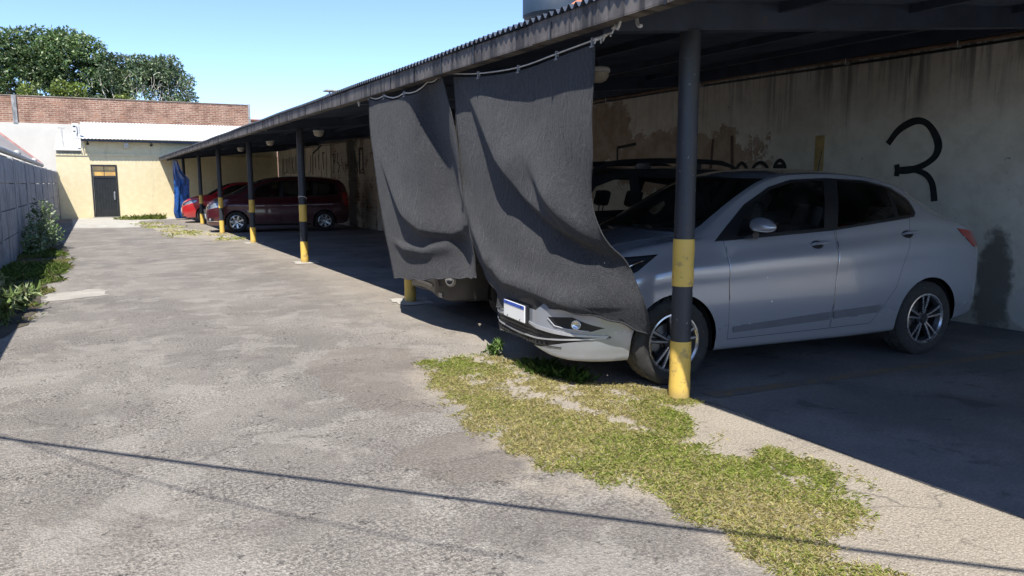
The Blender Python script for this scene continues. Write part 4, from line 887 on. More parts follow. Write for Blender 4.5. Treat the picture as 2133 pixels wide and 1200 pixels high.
# ------------------------------------------------------------------ cars
class Body:
    """half shell lofted from section tables, cut into panels, mirrored"""
    def __init__(s, tab, per=6):
        X = tab['x']; F = {k: interp(X, tab[k]) for k in ('zb', 'w', 'zs', 'wb', 'zr', 'wr', 'zt')}
        a, b = X[0], X[-1]; n = 92
        xs = [a + (b - a) * (.5 - .5 * math.cos(math.pi * (i / n))) * .55 + (b - a) * (i / n) * .45 for i in range(n + 1)]
        bm = bmesh.new(); grid = []
        for x in xs:
            zb, w, zs, wb, zr, wr, zt = [F[k](x) for k in ('zb', 'w', 'zs', 'wb', 'zr', 'wr', 'zt')]
            h = zs - zb; q = lambda t: zt - (zt - zr) * t ** 2.2
            pts = [(0, zb + .03), (w * .78, zb + .012), (w * .935, zb + .004), (w * .972, zb + h * .10), (w * .992, zb + h * .24), (w, zb + h * .42), (w * .997, zb + h * .60), (w * .975 + wb * .025, zb + h * .76), (wb * .6 + w * .4, zb + h * .90),
                   (wb, zs), (wb * .55 + wr * .45 + .018 * (zr - zs), zs + (zr - zs) * .47), (wr * 1.015, zr - .03 * min(1, (zr - zs) * 4)), (wr * .96, q(.96) ), (wr * .80, q(.80)), (wr * .45, q(.45)), (0, zt)]
            row = [Vector((x, max(p[0], 0), p[1])) for p in catmull(pts, per)]; row[0].y = row[-1].y = 0; grid.append([bm.verts.new(v) for v in row])
        for i in range(n):
            for j in range(len(grid[0]) - 1): bm.faces.new((grid[i][j], grid[i + 1][j], grid[i + 1][j + 1], grid[i][j + 1]))
        for g, flip in ((grid[0], False), (grid[-1], True)):
            for j in range(len(g) // 2):
                k = len(g) - 1 - j
                if k - j < 2: break
                f = (g[j], g[j + 1], g[k - 1], g[k])
                if len(set(f)) == 4: bm.faces.new(f[::-1] if flip else f)
        bmesh.ops.recalc_face_normals(bm, faces=bm.faces[:])
        c = max(bm.faces, key=lambda f: f.calc_center_median().z)
        if c.normal.z < 0: bmesh.ops.reverse_faces(bm, faces=bm.faces[:])
        s.bm = bm; s.lay = bm.faces.layers.int.new('tag'); s.tags = [('body', None)]; s.bvh = BVHTree.FromBMesh(bm)
    def side(s, x, z, off=0.):
        h = s.bvh.ray_cast(Vector((x, 3, z)), Vector((0, -1, 0))); 
        return (h[0] + h[1] * off, h[1]) if h[0] else (Vector((x, .8, z)), Vector((0, 1, 0)))
    def front(s, y, z, off=0.):
        h = s.bvh.ray_cast(Vector((4, abs(y), z)), Vector((-1, 0, 0)))
        p, n = (h[0] + h[1] * off, h[1].copy()) if h[0] else (Vector((2, abs(y), z)), Vector((1, 0, 0)))
        if y < 0: p.y *= -1; n.y *= -1
        return p, n
    def top(s, x, y, off=0.):
        h = s.bvh.ray_cast(Vector((x, abs(y), 4)), Vector((0, 0, -1))); p, n = h[0] + h[1] * off, h[1].copy()
        if y < 0: p.y *= -1; n.y *= -1
        return p, n
    def _cut(s, poly, view, filt, g):
        emb = {'side': lambda p: Vector((p[0], 0, p[1])), 'front': lambda p: Vector((0, p[0], p[1])), 'top': lambda p: Vector((p[0], p[1], 0))}[view]
        prj = {'side': lambda v: (v.x, v.z), 'front': lambda v: (v.y, v.z), 'top': lambda v: (v.x, v.y)}[view]
        A = sum(poly[i][0] * poly[(i + 1) % len(poly)][1] - poly[(i + 1) % len(poly)][0] * poly[i][1] for i in range(len(poly)))
        if A < 0: poly = poly[::-1]
        lo = [min(p[k] for p in poly) - g - .08 for k in (0, 1)]; hi = [max(p[k] for p in poly) + g + .08 for k in (0, 1)]
        planes = []
        for i in range(len(poly)):
            p, q = poly[i], poly[(i + 1) % len(poly)]; d = (q[0] - p[0], q[1] - p[1]); l = math.hypot(*d); nn = (d[1] / l, -d[0] / l)
            planes.append(((p[0] + nn[0] * g, p[1] + nn[1] * g), nn))
        def ok(f):
            if not filt(f.calc_center_median(), f.normal): return False
            cs = [prj(v.co) for v in f.verts]
            return not (max(c[0] for c in cs) < lo[0] or min(c[0] for c in cs) > hi[0] or max(c[1] for c in cs) < lo[1] or min(c[1] for c in cs) > hi[1])
        for p, nn in planes:
            fs = [f for f in s.bm.faces if ok(f)]
            geom = list({e for f in fs for e in f.edges}) + list({v for f in fs for v in f.verts}) + fs
            bmesh.ops.bisect_plane(s.bm, geom=geom, dist=1e-5, plane_co=emb(p), plane_no=emb(nn))
        out = []
        for f in s.bm.faces:
            if ok(f):
                c = prj(f.calc_center_median())
                if all((c[0] - p[0]) * nn[0] + (c[1] - p[1]) * nn[1] < 1e-5 for p, nn in planes): out.append(f)
        return out
    def cut(s, name, poly, view='side', filt=None, gap=0., over=(0,)):
        """tag the faces inside a convex outline; gap adds a dark seam round it"""
        filt = filt or ((lambda c, n: n.y > .25) if view == 'side' else (lambda c, n: n.x > .15) if view == 'front' else (lambda c, n: n.z > .3))
        if gap:
            for f in s._cut(poly, view, filt, gap):
                if f[s.lay] in over: f[s.lay] = 1
        s.tags.append((name, None)); k = len(s.tags) - 1
        for f in s._cut(poly, view, filt, 0.):
            if f[s.lay] in over or (gap and f[s.lay] == 1): f[s.lay] = k
        return k
    def hole(s, cx, cz, r):
        poly = [(cx + r * math.cos(a), cz + r * math.sin(a)) for a in np.linspace(0, math.pi, 26)] + [(cx - r, -.2), (cx + r, -.2)]
        bmesh.ops.delete(s.bm, geom=s._cut(poly, 'side', lambda c, n: c.y > .3, 0.), context='FACES')
    def mesh(s, name, keys, mats, mode, parent, off=0., seam=None):
        """mode 'L','R' or 'C' (both halves)"""
        s.bm.normal_update(); fs = [f for f in s.bm.faces if f[s.lay] in keys]
        if not fs: return None
        V, N, Fc, MI = [], [], [], []
        for sg in ((1,) if mode == 'L' else (-1,) if mode == 'R' else (1, -1)):
            idx = {}
            for f in fs:
                ids = []
                for v in f.verts:
                    kk = v if not (mode == 'C' and abs(v.co.y) < 1e-5) else ('c', v)
                    if v not in idx:
                        n = v.normal.copy()
                        if abs(v.co.y) < 1e-5: n.y = 0; n.normalize()
                        idx[v] = len(V); p = v.co + n * off; V.append((p.x, p.y * sg, p.z)); N.append((n.x, n.y * sg, n.z))
                    ids.append(idx[v])
                Fc.append(ids if sg == 1 else ids[::-1]); MI.append(1 if (seam and f[s.lay] == 1) else 0)
        me = bpy.data.meshes.new(name); me.from_pydata(V, [], Fc)
        for mm in mats: me.materials.append(mm)
        me.polygons.foreach_set('material_index', MI); me.polygons.foreach_set('use_smooth', [True] * len(me.polygons))
        me.normals_split_custom_set_from_vertices(N); me.update()
        o = bpy.data.objects.new(name, me); COL.objects.link(o); o.parent = parent; return o

def wheel(parent, x, yo, r, rr, style, sg, w=.2):
    """wheel > tyre, rim; yo is the outer face, sg +1 for the left side"""
    L = lambda y: sg * (yo + y)
    mb = MB(); mb.lathe([(0, L(-.10)), (.13, L(-.10)), (.135, L(-.095)), (.135, L(-.075)), (.0, L(-.075))], (x, 0, r), 'y', 28); mb.lathe([(0, L(-.075)), (.075, L(-.075)), (.07, L(-.05)), (0, L(-.05))], (x, 0, r), 'y', 18)
    mb.bbox((x + .09, min(L(-.12), L(-.05)), r - .06), (x + .16, max(L(-.12), L(-.05)), r + .06), .012)
    wh = mb.build('wheel', m['disc'], parent, True, world=False)
    mb = MB(); seg = 96; R0 = r
    prof = [(rr, -w + .01), (rr + .012, -w - .002), (rr + (R0 - rr) * .5, -w - .014), (R0 - .022, -w - .004), (R0 - .007, -w + .012)]
    n = 5; gw = (w - .024) / n
    for k in range(n):
        a = -w + .012 + k * gw
        prof += [(R0, a + .006), (R0, a + gw - .006)]
        if k < n - 1: prof += [(R0 - .009, a + gw - .004), (R0 - .009, a + gw + .004)]
    prof += [(R0 - .007, -.012), (R0 - .022, .004), (rr + (R0 - rr) * .5, .014), (rr + .012, .002), (rr, -.008)]
    i0, i1 = 5, len(prof) - 5
    nf = len(prof) - 1
    mb.lathe([(a, L(b)) for a, b in prof], (x, 0, r), 'y', seg, 0, lambda j, k, q: q - (.006 if (i0 <= j < i1 and (j - i0) % 4 < 2 and (k + (j // 4)) % 4 == 0 and ((j - i0) // 4 in (0, 1, 3, 4))) else 0))
    mb.mi = [1 if i0 - 1 < (i % nf) < i1 - 1 else 0 for i in range(len(mb.f))]
    mb.build('tyre', [m['rubber'], m['tread']], wh, True, world=False, angle=30)
    mb = MB()
    mb.lathe([(rr - .004, L(-w + .02)), (rr - .03, L(-w + .03)), (rr - .035, L(-.04)), (rr - .018, L(-.015)), (rr + .002, L(.002)), (rr + .006, L(-.006)), (rr - .004, L(-w + .02))], (x, 0, r), 'y', 56, 1 if style == 'twin' else 0)
    mb.lathe([(rr - .014, L(-.008)), (rr - .004, L(.006)), (rr + .006, L(.004)), (rr + .007, L(-.006))], (x, 0, r), 'y', 56, 0)
    mb.lathe([(0, L(-.012)), (.030, L(-.012)), (.034, L(-.018)), (.062, L(-.026)), (.066, L(-.06)), (0, L(-.06))], (x, 0, r), 'y', 24, 1 if style == 'twin' else 0)
    def spoke(a, w0, w1, y0, y1, mi, th=.022, r0=.045, r1=None):
        r1 = r1 or rr - .008; ca, sa = math.cos(a), math.sin(a); vs = []
        for (q, ww, yy) in ((r0, w0, y0), ((r0 + r1) / 2, (w0 + w1) / 2, (y0 + y1) / 2 + .004), (r1, w1, y1)):
            for (tt, dy) in ((-1, -th), (-.75, 0), (.75, 0), (1, -th)): vs.append((x + q * ca - tt * ww / 2 * sa, L(yy + dy), r + q * sa + tt * ww / 2 * ca))
        fs = [(i * 4 + k, i * 4 + k + 1, i * 4 + 5 + k, i * 4 + 4 + k) for i in range(2) for k in range(3)] + [(0, 4, 7, 3), (4, 8, 11, 7), (8, 9, 10, 11), (0, 3, 2, 1)]
        mb.add(vs, fs, mi)
    if style == 'twin':
        for k in range(5):
            a = 2 * math.pi * k / 5 + .31
            for da in (-.17, .17): spoke(a + da * 1.0, .034, .042, -.020, -.006, 1, .03); spoke(a + da * 1.05, .012, .019, -.015, -.002, 0, .006)
        for k in range(5): 
            a = 2 * math.pi * k / 5; mb.lathe([(0, L(-.022)), (.008, L(-.022)), (.009, L(-.03))], (x + .045 * math.cos(a), 0, r + .045 * math.sin(a)), 'y', 8, 0)
    elif style == 'seven':
        for k in range(7):
            a = 2 * math.pi * k / 7 + .1; spoke(a, .038, .066, -.022, -.008, 0, .022)
    else:
        for k in range(5): spoke(2 * math.pi * k / 5 + .2, .06, .10, -.022, -.008, 0, .022)
    mb.build('rim', [m['alloy'], m['alloy_dark']], wh, True, world=False, angle=35)
    return wh

def seat(mb, x, y, w=.25, hz=1.24, tilt=.28):
    def blk(c, h, rot, bev):
        bm = bmesh.new(); bmesh.ops.create_cube(bm, size=2)
        for v in bm.verts: v.co = Vector((v.co.x * h[0], v.co.y * h[1], v.co.z * h[2]))
        bmesh.ops.bevel(bm, geom=bm.edges[:], offset=bev, segments=3, affect='EDGES', profile=.6)
        bmesh.ops.transform(bm, matrix=Matrix.Translation(c) @ Matrix.Rotation(rot, 4, 'Y'), verts=bm.verts[:]); mb.bm(bm)
    blk((x + .05, y, .46), (.26, w, .085), .12 * -1, .06)
    blk((x - .26, y, .79), (.075, w * .95, .31), -tilt, .06)
    if hz: blk((x - .37, y, hz - .09), (.05, .13, .095), -tilt, .045); mb.tube([(x - .35, y - .05, hz - .25), (x - .37, y - .05, hz - .12)], .008, 6); mb.tube([(x - .35, y + .05, hz - .25), (x - .37, y + .05, hz - .12)], .008, 6)
def interior(root, xf, xr, hz, dash, extra=()):
    mb = MB()
    for y in (.36, -.36): mb = MB(); seat(mb, xf, y, .25, hz); mb.build('front_seat', m['seat'], root, True, world=False)
    mb = MB()
    for y in (.38, -.38): seat(mb, xr, y, .30, hz - .03)
    for xx in extra:
        for y in (.34, -.34): seat(mb, xx, y, .28, hz)
    mb.build('rear_seat', m['seat'], root, True, world=False)
    mb = MB(); mb.bbox((dash - .35, -.62, .62), (dash + .25, .62, .94), .08); mb.bbox((xr - .6, -.66, .30), (dash + .1, .66, .34), .01); mb.build('dashboard', m['trim'], root, True, world=False)
    mb = MB(); c = Vector((dash - .42, .36, .88))
    mb.tube([c + Vector((.07 * math.sin(a), .18 * math.cos(a), .17 * math.sin(a))) for a in np.linspace(0, 2 * math.pi, 28)], .014, 8); mb.tube([c, c + Vector((.2, 0, -.08))], .03, 8); mb.tube([c + Vector((0, -.17, 0)), c + Vector((0, .17, 0))], .014, 6)
    mb.build('steering_wheel', m['trim'], root, True, world=False)
def wells(root, axles, r, yo):
    mb = MB()
    for x in axles:
        for sg in (1, -1):
            q = r + .045; pts = [(q * math.cos(a), q * math.sin(a)) for a in np.linspace(-.25, math.pi + .25, 24)]; vs = []
            for yy in (yo - .02, .42): vs += [(x + p[0], sg * yy, r + p[1]) for p in pts]
            n = len(pts); mb.add(vs + [(x, sg * .42, r)], [(i, i + 1, n + i + 1, n + i) for i in range(n - 1)] + [(n + i, n + i + 1, 2 * n) for i in range(n - 1)])
    islands(mb.build('wheel_well', m['well'], root, True, world=False))
def mirror(root, paint, x, y, z, s=1.):
    for sg in (1, -1):
        bm = bmesh.new(); bmesh.ops.create_uvsphere(bm, u_segments=20, v_segments=12, radius=1)
        for v in bm.verts:
            c = v.co; f = 1 - .28 * (c.y < 0) * 0; t = (c.y + 1) / 2
            v.co = Vector((x + (max(c.x, -.35)) * .085 * s, sg * (y + .125 * s * c.y), z + (c.z if c.z > 0 else max(c.z, -.8) * .72) * (.082 - .026 * t) * s + .010 * (1 - t)))
        mb = MB(); mb.bm(bm); o = mb.build('wing_mirror', paint, root, True, world=False, angle=50)
        mb = MB(); mb.tube([(x + .03, sg * (y - .24), z - .085), (x + .015, sg * (y - .05), z - .058)], [.028, .032], 8); mb.build('mirror_arm', m['trim'], o, True, world=False)
        mb = MB(); mb.lathe([(0, 0), (.045 * s, 0), (.046 * s, -.003)], (x - .032 * s, sg * y, z + .004), 'x', 20); mb.build('mirror_glass', m['chrome'], o, True, world=False)
def handle(root, B, x, z, mat, tiltz=.01):
    for sg in (1, -1):
        p, n = B.side(x, z, .024); q, _ = B.side(x - .17, z + tiltz, .024); a, _ = B.side(x, z, .002); b_, _ = B.side(x - .17, z + tiltz, .002)
        fl = lambda v: (v.x, v.y * sg, v.z)
        mb = MB(); mb.tube([fl(a), fl(p.lerp(q, .12)), fl(p.lerp(q, .5)), fl(p.lerp(q, .88)), fl(b_)], [.009, .013, .014, .013, .009], 8); o = mb.build('door_handle', mat, root, True, world=False)
        mb = MB(); c, n = B.side(x - .06, z, .0035); u = Vector((1, 0, 0)); w = n.cross(u).normalized()
        mb.add([fl(c + u * .06 * math.cos(t) + w * .034 * math.sin(t)) for t in np.linspace(0, 2 * math.pi, 20)[:-1]], [tuple(range(19)) if sg == 1 else tuple(range(18, -1, -1))]); mb.build('handle_cup_shade', m['trim'], o, world=False)  # flat black ellipse standing for the shade in the handle cup
def fstrip(B, mb, pts, w, off, mi=0, both=True, th=.006):
    """band following the front or side surface"""
    for sg in ((1, -1) if both else (1,)):
        vs = []
        P = []
        for p in pts: P.append(B.front(p[0], p[1], off) if len(p) == 2 else B.side(p[0], p[2], off))
        for i, (p, n) in enumerate(P):
            t = (P[min(i + 1, len(P) - 1)][0] - P[max(i - 1, 0)][0]).normalized(); sd = t.cross(n).normalized() * (w[i] if isinstance(w, (list, tuple)) else w) / 2
            for q in (p - sd, p + sd, p + sd + n * th, p - sd + n * th): vs.append((q.x, q.y * sg, q.z))
        k = len(P); fs = [(i * 4 + a, i * 4 + (a + 1) % 4, i * 4 + 4 + (a + 1) % 4, i * 4 + 4 + a) for i in range(k - 1) for a in range(4)] + [(0, 3, 2, 1), (4 * k - 4, 4 * k - 3, 4 * k - 2, 4 * k - 1)]
        mb.add(vs, fs, mi)
def disc(B, mb, y, z, r, off, mi=0, dep=.0, seg=18):
    for sg in (1, -1):
        p, n = B.front(y * sg, z, off); u = n.cross(Vector((0, 0, 1))).normalized(); w = u.cross(n)
        ring = lambda q, o: [p + n * o + u * q * math.cos(a) + w * q * math.sin(a) for a in np.linspace(0, 2 * math.pi, seg + 1)[:-1]]
        vs = ring(r, 0) + ring(r, .012) + ring(r * .8, .014) + ring(r * .7, .004) + [p + n * .006]; fs = []
        for k in range(3): fs += [(k * seg + i, k * seg + (i + 1) % seg, (k + 1) * seg + (i + 1) % seg, (k + 1) * seg + i) for i in range(seg)]
        fs += [(3 * seg + i, 3 * seg + (i + 1) % seg, 4 * seg) for i in range(seg)]; mb.add(vs, fs, mi)

T_SEDAN = dict(x=[-2.15,-2.10,-2.0,-1.85,-1.6,-1.35,-1.1,-.7,-.3,.1,.3,.55,.8,1.0,1.2,1.35,1.6,1.8,1.97,2.075,2.12],
 zb=[.46,.38,.33,.30,.27,.25,.235,.225,.22,.22,.22,.22,.22,.22,.215,.21,.205,.20,.205,.225,.26],
 w=[.42,.60,.715,.795,.835,.845,.845,.845,.845,.845,.845,.845,.845,.845,.84,.835,.815,.765,.67,.52,.36],
 zs=[.84,.96,1.02,1.065,1.11,1.145,1.155,1.125,1.095,1.07,1.06,1.045,1.03,1.025,1.02,1.0,.955,.885,.80,.70,.60],
 wb=[.34,.50,.62,.70,.735,.75,.755,.765,.77,.77,.77,.77,.765,.755,.745,.74,.71,.645,.55,.42,.28],
 zr=[.86,.98,1.045,1.10,1.19,1.31,1.415,1.495,1.515,1.50,1.455,1.335,1.185,1.075,1.055,1.04,.995,.925,.835,.73,.62],
 wr=[.26,.40,.52,.60,.595,.59,.585,.575,.57,.575,.59,.62,.665,.69,.60,.58,.54,.48,.40,.30,.20],
 zt=[.87,1.0,1.065,1.12,1.215,1.345,1.455,1.54,1.57,1.56,1.53,1.45,1.33,1.215,1.10,1.07,1.02,.95,.86,.75,.64])
T_VAN = dict(x=[-2.10,-2.05,-1.97,-1.82,-1.5,-1.1,-.6,0,.4,.8,1.15,1.45,1.7,1.9,2.05,2.15,2.19],
 zb=[.42,.32,.27,.23,.21,.20,.20,.20,.20,.20,.20,.20,.20,.21,.22,.25,.30],
 w=[.64,.75,.80,.84,.86,.87,.87,.87,.87,.87,.865,.85,.82,.765,.67,.50,.36],
 zs=[.95,1.03,1.07,1.08,1.08,1.07,1.06,1.05,1.05,1.05,1.06,1.04,1.0,.94,.86,.77,.68],
 wb=[.58,.70,.755,.785,.80,.81,.81,.81,.80,.79,.77,.75,.70,.63,.53,.38,.27],
 zr=[1.0,1.26,1.44,1.57,1.625,1.65,1.655,1.635,1.57,1.42,1.22,1.12,1.06,.99,.90,.80,.70],
 wr=[.55,.61,.63,.64,.65,.65,.65,.64,.63,.64,.67,.58,.52,.46,.38,.28,.2],
 zt=[1.04,1.32,1.50,1.635,1.69,1.715,1.72,1.70,1.65,1.52,1.34,1.19,1.10,1.03,.94,.83,.73])
T_SUV = dict(x=[-2.15,-2.1,-2.0,-1.8,-1.5,-1.1,-.6,0,.35,.7,1.0,1.25,1.6,1.9,2.05,2.12,2.16],
 zb=[.45,.36,.32,.30,.28,.27,.27,.27,.27,.27,.27,.27,.26,.25,.25,.27,.30],
 w=[.66,.76,.82,.855,.87,.87,.87,.87,.87,.87,.865,.86,.83,.78,.70,.58,.46],
 zs=[.95,1.02,1.06,1.08,1.08,1.07,1.06,1.05,1.04,1.04,1.05,1.05,1.02,.97,.90,.82,.72],
 wb=[.60,.70,.76,.785,.80,.80,.80,.80,.80,.80,.79,.78,.75,.68,.58,.46,.36],
 zr=[1.0,1.22,1.40,1.535,1.58,1.605,1.61,1.59,1.53,1.39,1.21,1.11,1.07,1.01,.94,.85,.75],
 wr=[.56,.60,.61,.62,.63,.63,.63,.62,.62,.64,.68,.61,.56,.5,.42,.32,.25],
 zt=[1.04,1.28,1.46,1.59,1.63,1.655,1.66,1.645,1.59,1.47,1.32,1.18,1.12,1.06,.98,.88,.78])

def car(name, label, loc, hd, tab, paint, S):
    root = thing(name, label, S.get('cat', 'car'), (loc[0], loc[1], 0), R(180 - hd)); B = Body(tab); ax = S['axles']; r = S['r']
    B.tags.append(('seam', None))
    for x in ax: B.hole(x, r, r + .042)
    T = {}
    T['trim'] = B.cut('trim', S['dlo'], over=(0,), filt=lambda c, n: n.y > .2 and c.z > .95)
    for k, (nm, poly) in enumerate(S['panes']): T['pane%d' % k] = B.cut(nm, poly, over=(T['trim'],), filt=lambda c, n: n.y > .2 and c.z > .95)
    T['ws'] = B.cut('windshield', S['ws'], 'front', filt=S['wsf'])
    T['head'] = B.cut('headlight', S['head'], filt=lambda c, n: n.y > .12 and c.x > 1.2)
    T['tail'] = B.cut('tail_light', S['tail'], filt=lambda c, n: n.y > .05 and c.x < -1.4)
    for k, (nm, poly, mt) in enumerate(S.get('front', [])): T['f%d' % k] = B.cut(nm, poly, 'front', filt=lambda c, n: c.x > 1.45 and n.x > .1, over=(0,))
    if 'bumper' in S: T['bumper'] = B.cut('bumper', S['bumper'], filt=lambda c, n: c.x > 1.0, gap=.003)
    for k, poly in enumerate(S['doors']): T['door%d' % k] = B.cut('door', poly, gap=.0035)
    T['hood'] = B.cut('bonnet', S['hood'], 'top', filt=lambda c, n: n.z > .25 and c.x > .9 and c.z > .6, gap=.003)
    if 'mould' in S:
        for k, poly in enumerate(S['mould']): T['m%d' % k] = B.cut('moulding', poly, over=tuple(T['door%d' % j] for j in range(len(S['doors']))))
    wb = [k for k in range(len(B.tags)) if k not in T.values()]
    B.mesh('body', [0, 1], [paint, m['seal']], 'C', root, 0, True)
    for mode in 'LR': B.mesh('window_trim', [T['trim']], [m['trim']], mode, root)
    B.mesh('bonnet', [T['hood']], [paint], 'C', root)
    B.mesh('windscreen', [T['ws']], [m['glass']], 'C', root)
    if 'bumper' in T: B.mesh('bumper', [T['bumper']], [S['bump_mat']], 'C', root)
    for mode in 'LR':
        dd = [B.mesh('door', [T['door%d' % k]], [paint], mode, root) for k in range(len(S['doors']))]
        for k, (nm, _) in enumerate(S['panes']): B.mesh('window', [T['pane%d' % k]], [S['glass']], mode, dd[min(k, len(dd) - 1)])
        if 'mould' in S:
            for k in range(len(S['mould'])): B.mesh('moulding', [T['m%d' % k]], [S['mould_mat']], mode, dd[k], .005)
        h = B.mesh('headlight', [T['head']], [m['lamp_glass']], mode, root, .002)
        if h: B.mesh('reflector', [T['head']], [S.get('head_mat', m['lamp_white'])], mode, h, -.03)
        B.mesh('tail_light', [T['tail']], [m['lamp_red']], mode, root, .004)
    for k, (nm, poly, mt) in enumerate(S.get('front', [])): islands(B.mesh(nm, [T['f%d' % k]], [mt], 'C', root, -.004))
    wells(root, ax, r, .80)
    for x in ax:
        for sg in (1, -1): wheel(root, x, S['yo'], r, S['rr'], S['style'], sg)
    mirror(root, paint, *S['mirror'])
    for x, z in S['handles']: handle(root, B, x, z, S.get('handle_mat', paint), S.get('htilt', .01))
    interior(root, *S['inside'])
    return root, B

SED = dict(axles=(1.26, -1.26), r=.312, rr=.206, yo=.815, style='twin',
 dlo=[(.905,1.02),(-.22,1.077),(-1.12,1.165),(-1.165,1.20),(-1.15,1.31),(-1.0,1.405),(-.706,1.465),(-.294,1.482),(.059,1.468),(.295,1.412),(.551,1.282)],
 panes=[('w', [(.70,1.055),(-.13,1.095),(-.27,1.460),(.05,1.447),(.28,1.39),(.53,1.265)]), ('w', [(-.27,1.10),(-.90,1.165),(-.94,1.395),(-.70,1.443),(-.41,1.458)]), ('w', [(-.95,1.172),(-1.09,1.185),(-1.12,1.21),(-1.11,1.29),(-.98,1.375)])],
 ws=[(-.1,1.10),(.64,1.08),(.545,1.475),(-.1,1.50)], wsf=lambda c, n: .25 < c.x < 1.3 and n.x > .22 and n.y < .75 and c.z > 1.07,
 head=[(1.38,.945),(1.56,.835),(1.85,.735),(2.02,.69),(2.06,.74),(1.82,.865),(1.62,.93)], tail=[(-1.64,1.06),(-1.86,1.03),(-2.1,.99),(-2.1,.90),(-1.80,.90)],
 front=[('lower_grille', [(-.1,.250),(.40,.275),(.775,.378),(.775,.392),(.34,.415),(-.1,.42)], m['trim']), ('fog_recess', [(.46,.50),(.53,.44),(.73,.425),(.765,.45),(.65,.52)], m['trim']), ('upper_grille', [(-.1,.52),(.33,.53),(.46,.62),(.44,.655),(-.1,.66)], m['trim'])],
 doors=[[(.80,.305),(.81,.55),(.825,1.022),(-.235,1.075),(-.20,.6),(-.185,.315)], [(-.195,.315),(-.21,.6),(-.245,1.077),(-1.13,1.163),(-1.08,.85),(-.86,.60),(-.76,.325)]],
 hood=[(1.16,-.1),(1.10,.64),(1.5,.655),(1.78,.60),(1.93,.40),(1.99,-.1)],
 mould=[[(.76,.352),(.765,.396),(-.175,.445),(-.17,.385)], [(-.21,.388),(-.205,.446),(-.70,.468),(-.745,.412)]], mould_mat=plain('moulding_grey', (.16, .17, .195), .4, .35, var=.06),
 glass=m['glass'], mirror=(.60, .915, 1.125, .95), handles=[(.03,.972),(-.93,1.028)], htilt=.012, handle_mat=m['silver'], inside=(.02, -.80, 1.26, .82))
S = dict(SED); S['head_mat'] = m['alloy_dark']
car1, B = car('silver_sedan', 'silver four door sedan parked nose out behind the near black and yellow post', (4.862, 4.613), 6.4, T_SEDAN, m['silver'], S)
# number plate with its holder, chrome blades, fog lamps, lamp strips, aerial
p, n = B.front(0, .475, .03)
mb = MB(); mb.bbox((p.x - .03, -.22, .405), (p.x - .004, .22, .545), .006); hold = mb.build('plate_holder', m['trim'], car1, world=False)
mb = MB(); mb.bbox((p.x - .0035, -.20, .412), (p.x + .006, .20, .540), .003); pl = mb.build('number_plate', m['plate'], car1, world=False)
mb = MB(); mb.box((p.x + .0062, -.195, .512), (p.x + .0085, .195, .537)); mb.build('plate_band', m['plate_blue'], pl, world=False)
mb = MB()
for yy in (-.14, .14): mb.lathe([(0, .012), (.007, .011), (.008, .006)], (p.x, yy, .525), 'x', 8)
for yy in (-.12, .12): mb.lathe([(0, .011), (.005, .010), (.006, .006)], (p.x, yy, .425), 'x', 8)
islands(mb.build('plate_bolt', m['trim'], pl, world=False))
mb = MB(); fstrip(B, mb, [(y, .318 + .062 * (y / .765) ** 2) for y in np.linspace(0.001, .765, 20)], .010, .002)
fstrip(B, mb, [(y, .428 - .038 * max(0, (y - .18) / .58) ** .8) for y in np.linspace(.12, .77, 20)], [.010 + .016 * math.sin(math.pi * i / 19) for i in range(20)], .003); islands(mb.build('chrome_blade', m['satin'], car1, world=False))
mb = MB()
for k in range(9): fstrip(B, mb, [(y, .272 + .004 * k + .0) for y in np.linspace(.02 + .05 * k, .05 + .05 * k, 3)], .02, -.001)
fstrip(B, mb, [(y, .285 + .012 * (y / .6) ** 2) for y in np.linspace(.001, .58, 16)], .004, .0); fstrip(B, mb, [(y, .345 + .004 * y) for y in np.linspace(.001, .52, 16)], .004, .0); fstrip(B, mb, [(y, .375) for y in np.linspace(.001, .42, 16)], .004, .0); islands(mb.build('grille_bar', m['alloy_dark'], car1, world=False))
mb = MB(); disc(B, mb, .67, .470, .034, .0); islands(mb.build('fog_lamp', m['lamp_white'], car1, True, world=False))
mb = MB(); fstrip(B, mb, [(.47, .495), (.535, .446), (.62, .434), (.72, .427)], .008, .003); islands(mb.build('fog_trim', m['satin'], car1, True, world=False))
mb = MB(); fstrip(B, mb, [(x, 0, .888 - .33 * (x - 1.55)) for x in np.linspace(1.50, 1.72, 10)], [.005 + .010 * math.sin(math.pi * i / 9) for i in range(10)], .004); islands(mb.build('lamp_strip', m['chrome'], car1, True, world=False))
p, n = B.top(-.80, 0, .0); mb = MB(); mb.lathe([(.028, -.005), (.024, .012), (.008, .022), (0, .024)], p, 'z', 12); mb.tube([p, p + Vector((-.035, 0, .20))], [.006, .003], 6); mb.build('aerial', m['trim'], car1, True, world=False)
mb = MB()
for x, z in ((.47, .745), (.42, .565)): q, n = B.side(x, z, .001); mb.lathe([(0, .002), (.006, .0015), (.007, -.001)], q, 'y', 10)
islands(mb.build('door_chip', m['plate'], car1, True, world=False))
mb = MB(); fstrip(B, mb, [(-.19 - .05 * ((z - .45) / .55), 0, z) for z in np.linspace(.47, .99, 14)], .004, .0015, both=False, th=.002); fstrip(B, mb, [(.805 + .01 * z, 0, z) for z in np.linspace(.6, .98, 10)], .003, .0015, both=False, th=.002); islands(mb.build('door_edge_glint', m['chrome'], car1, True, world=False))  # highlights on the left door seams, built as thin chrome strips
mb = MB(); mb.tube([(1.02, .16, 1.105), (.98, .5, 1.112), (.96, .60, 1.10)], .008, 6); mb.tube([(1.08, -.52, 1.10), (1.04, -.1, 1.118), (1.02, .08, 1.122)], .008, 6); islands(mb.build('wiper', m['trim'], car1, True, world=False))

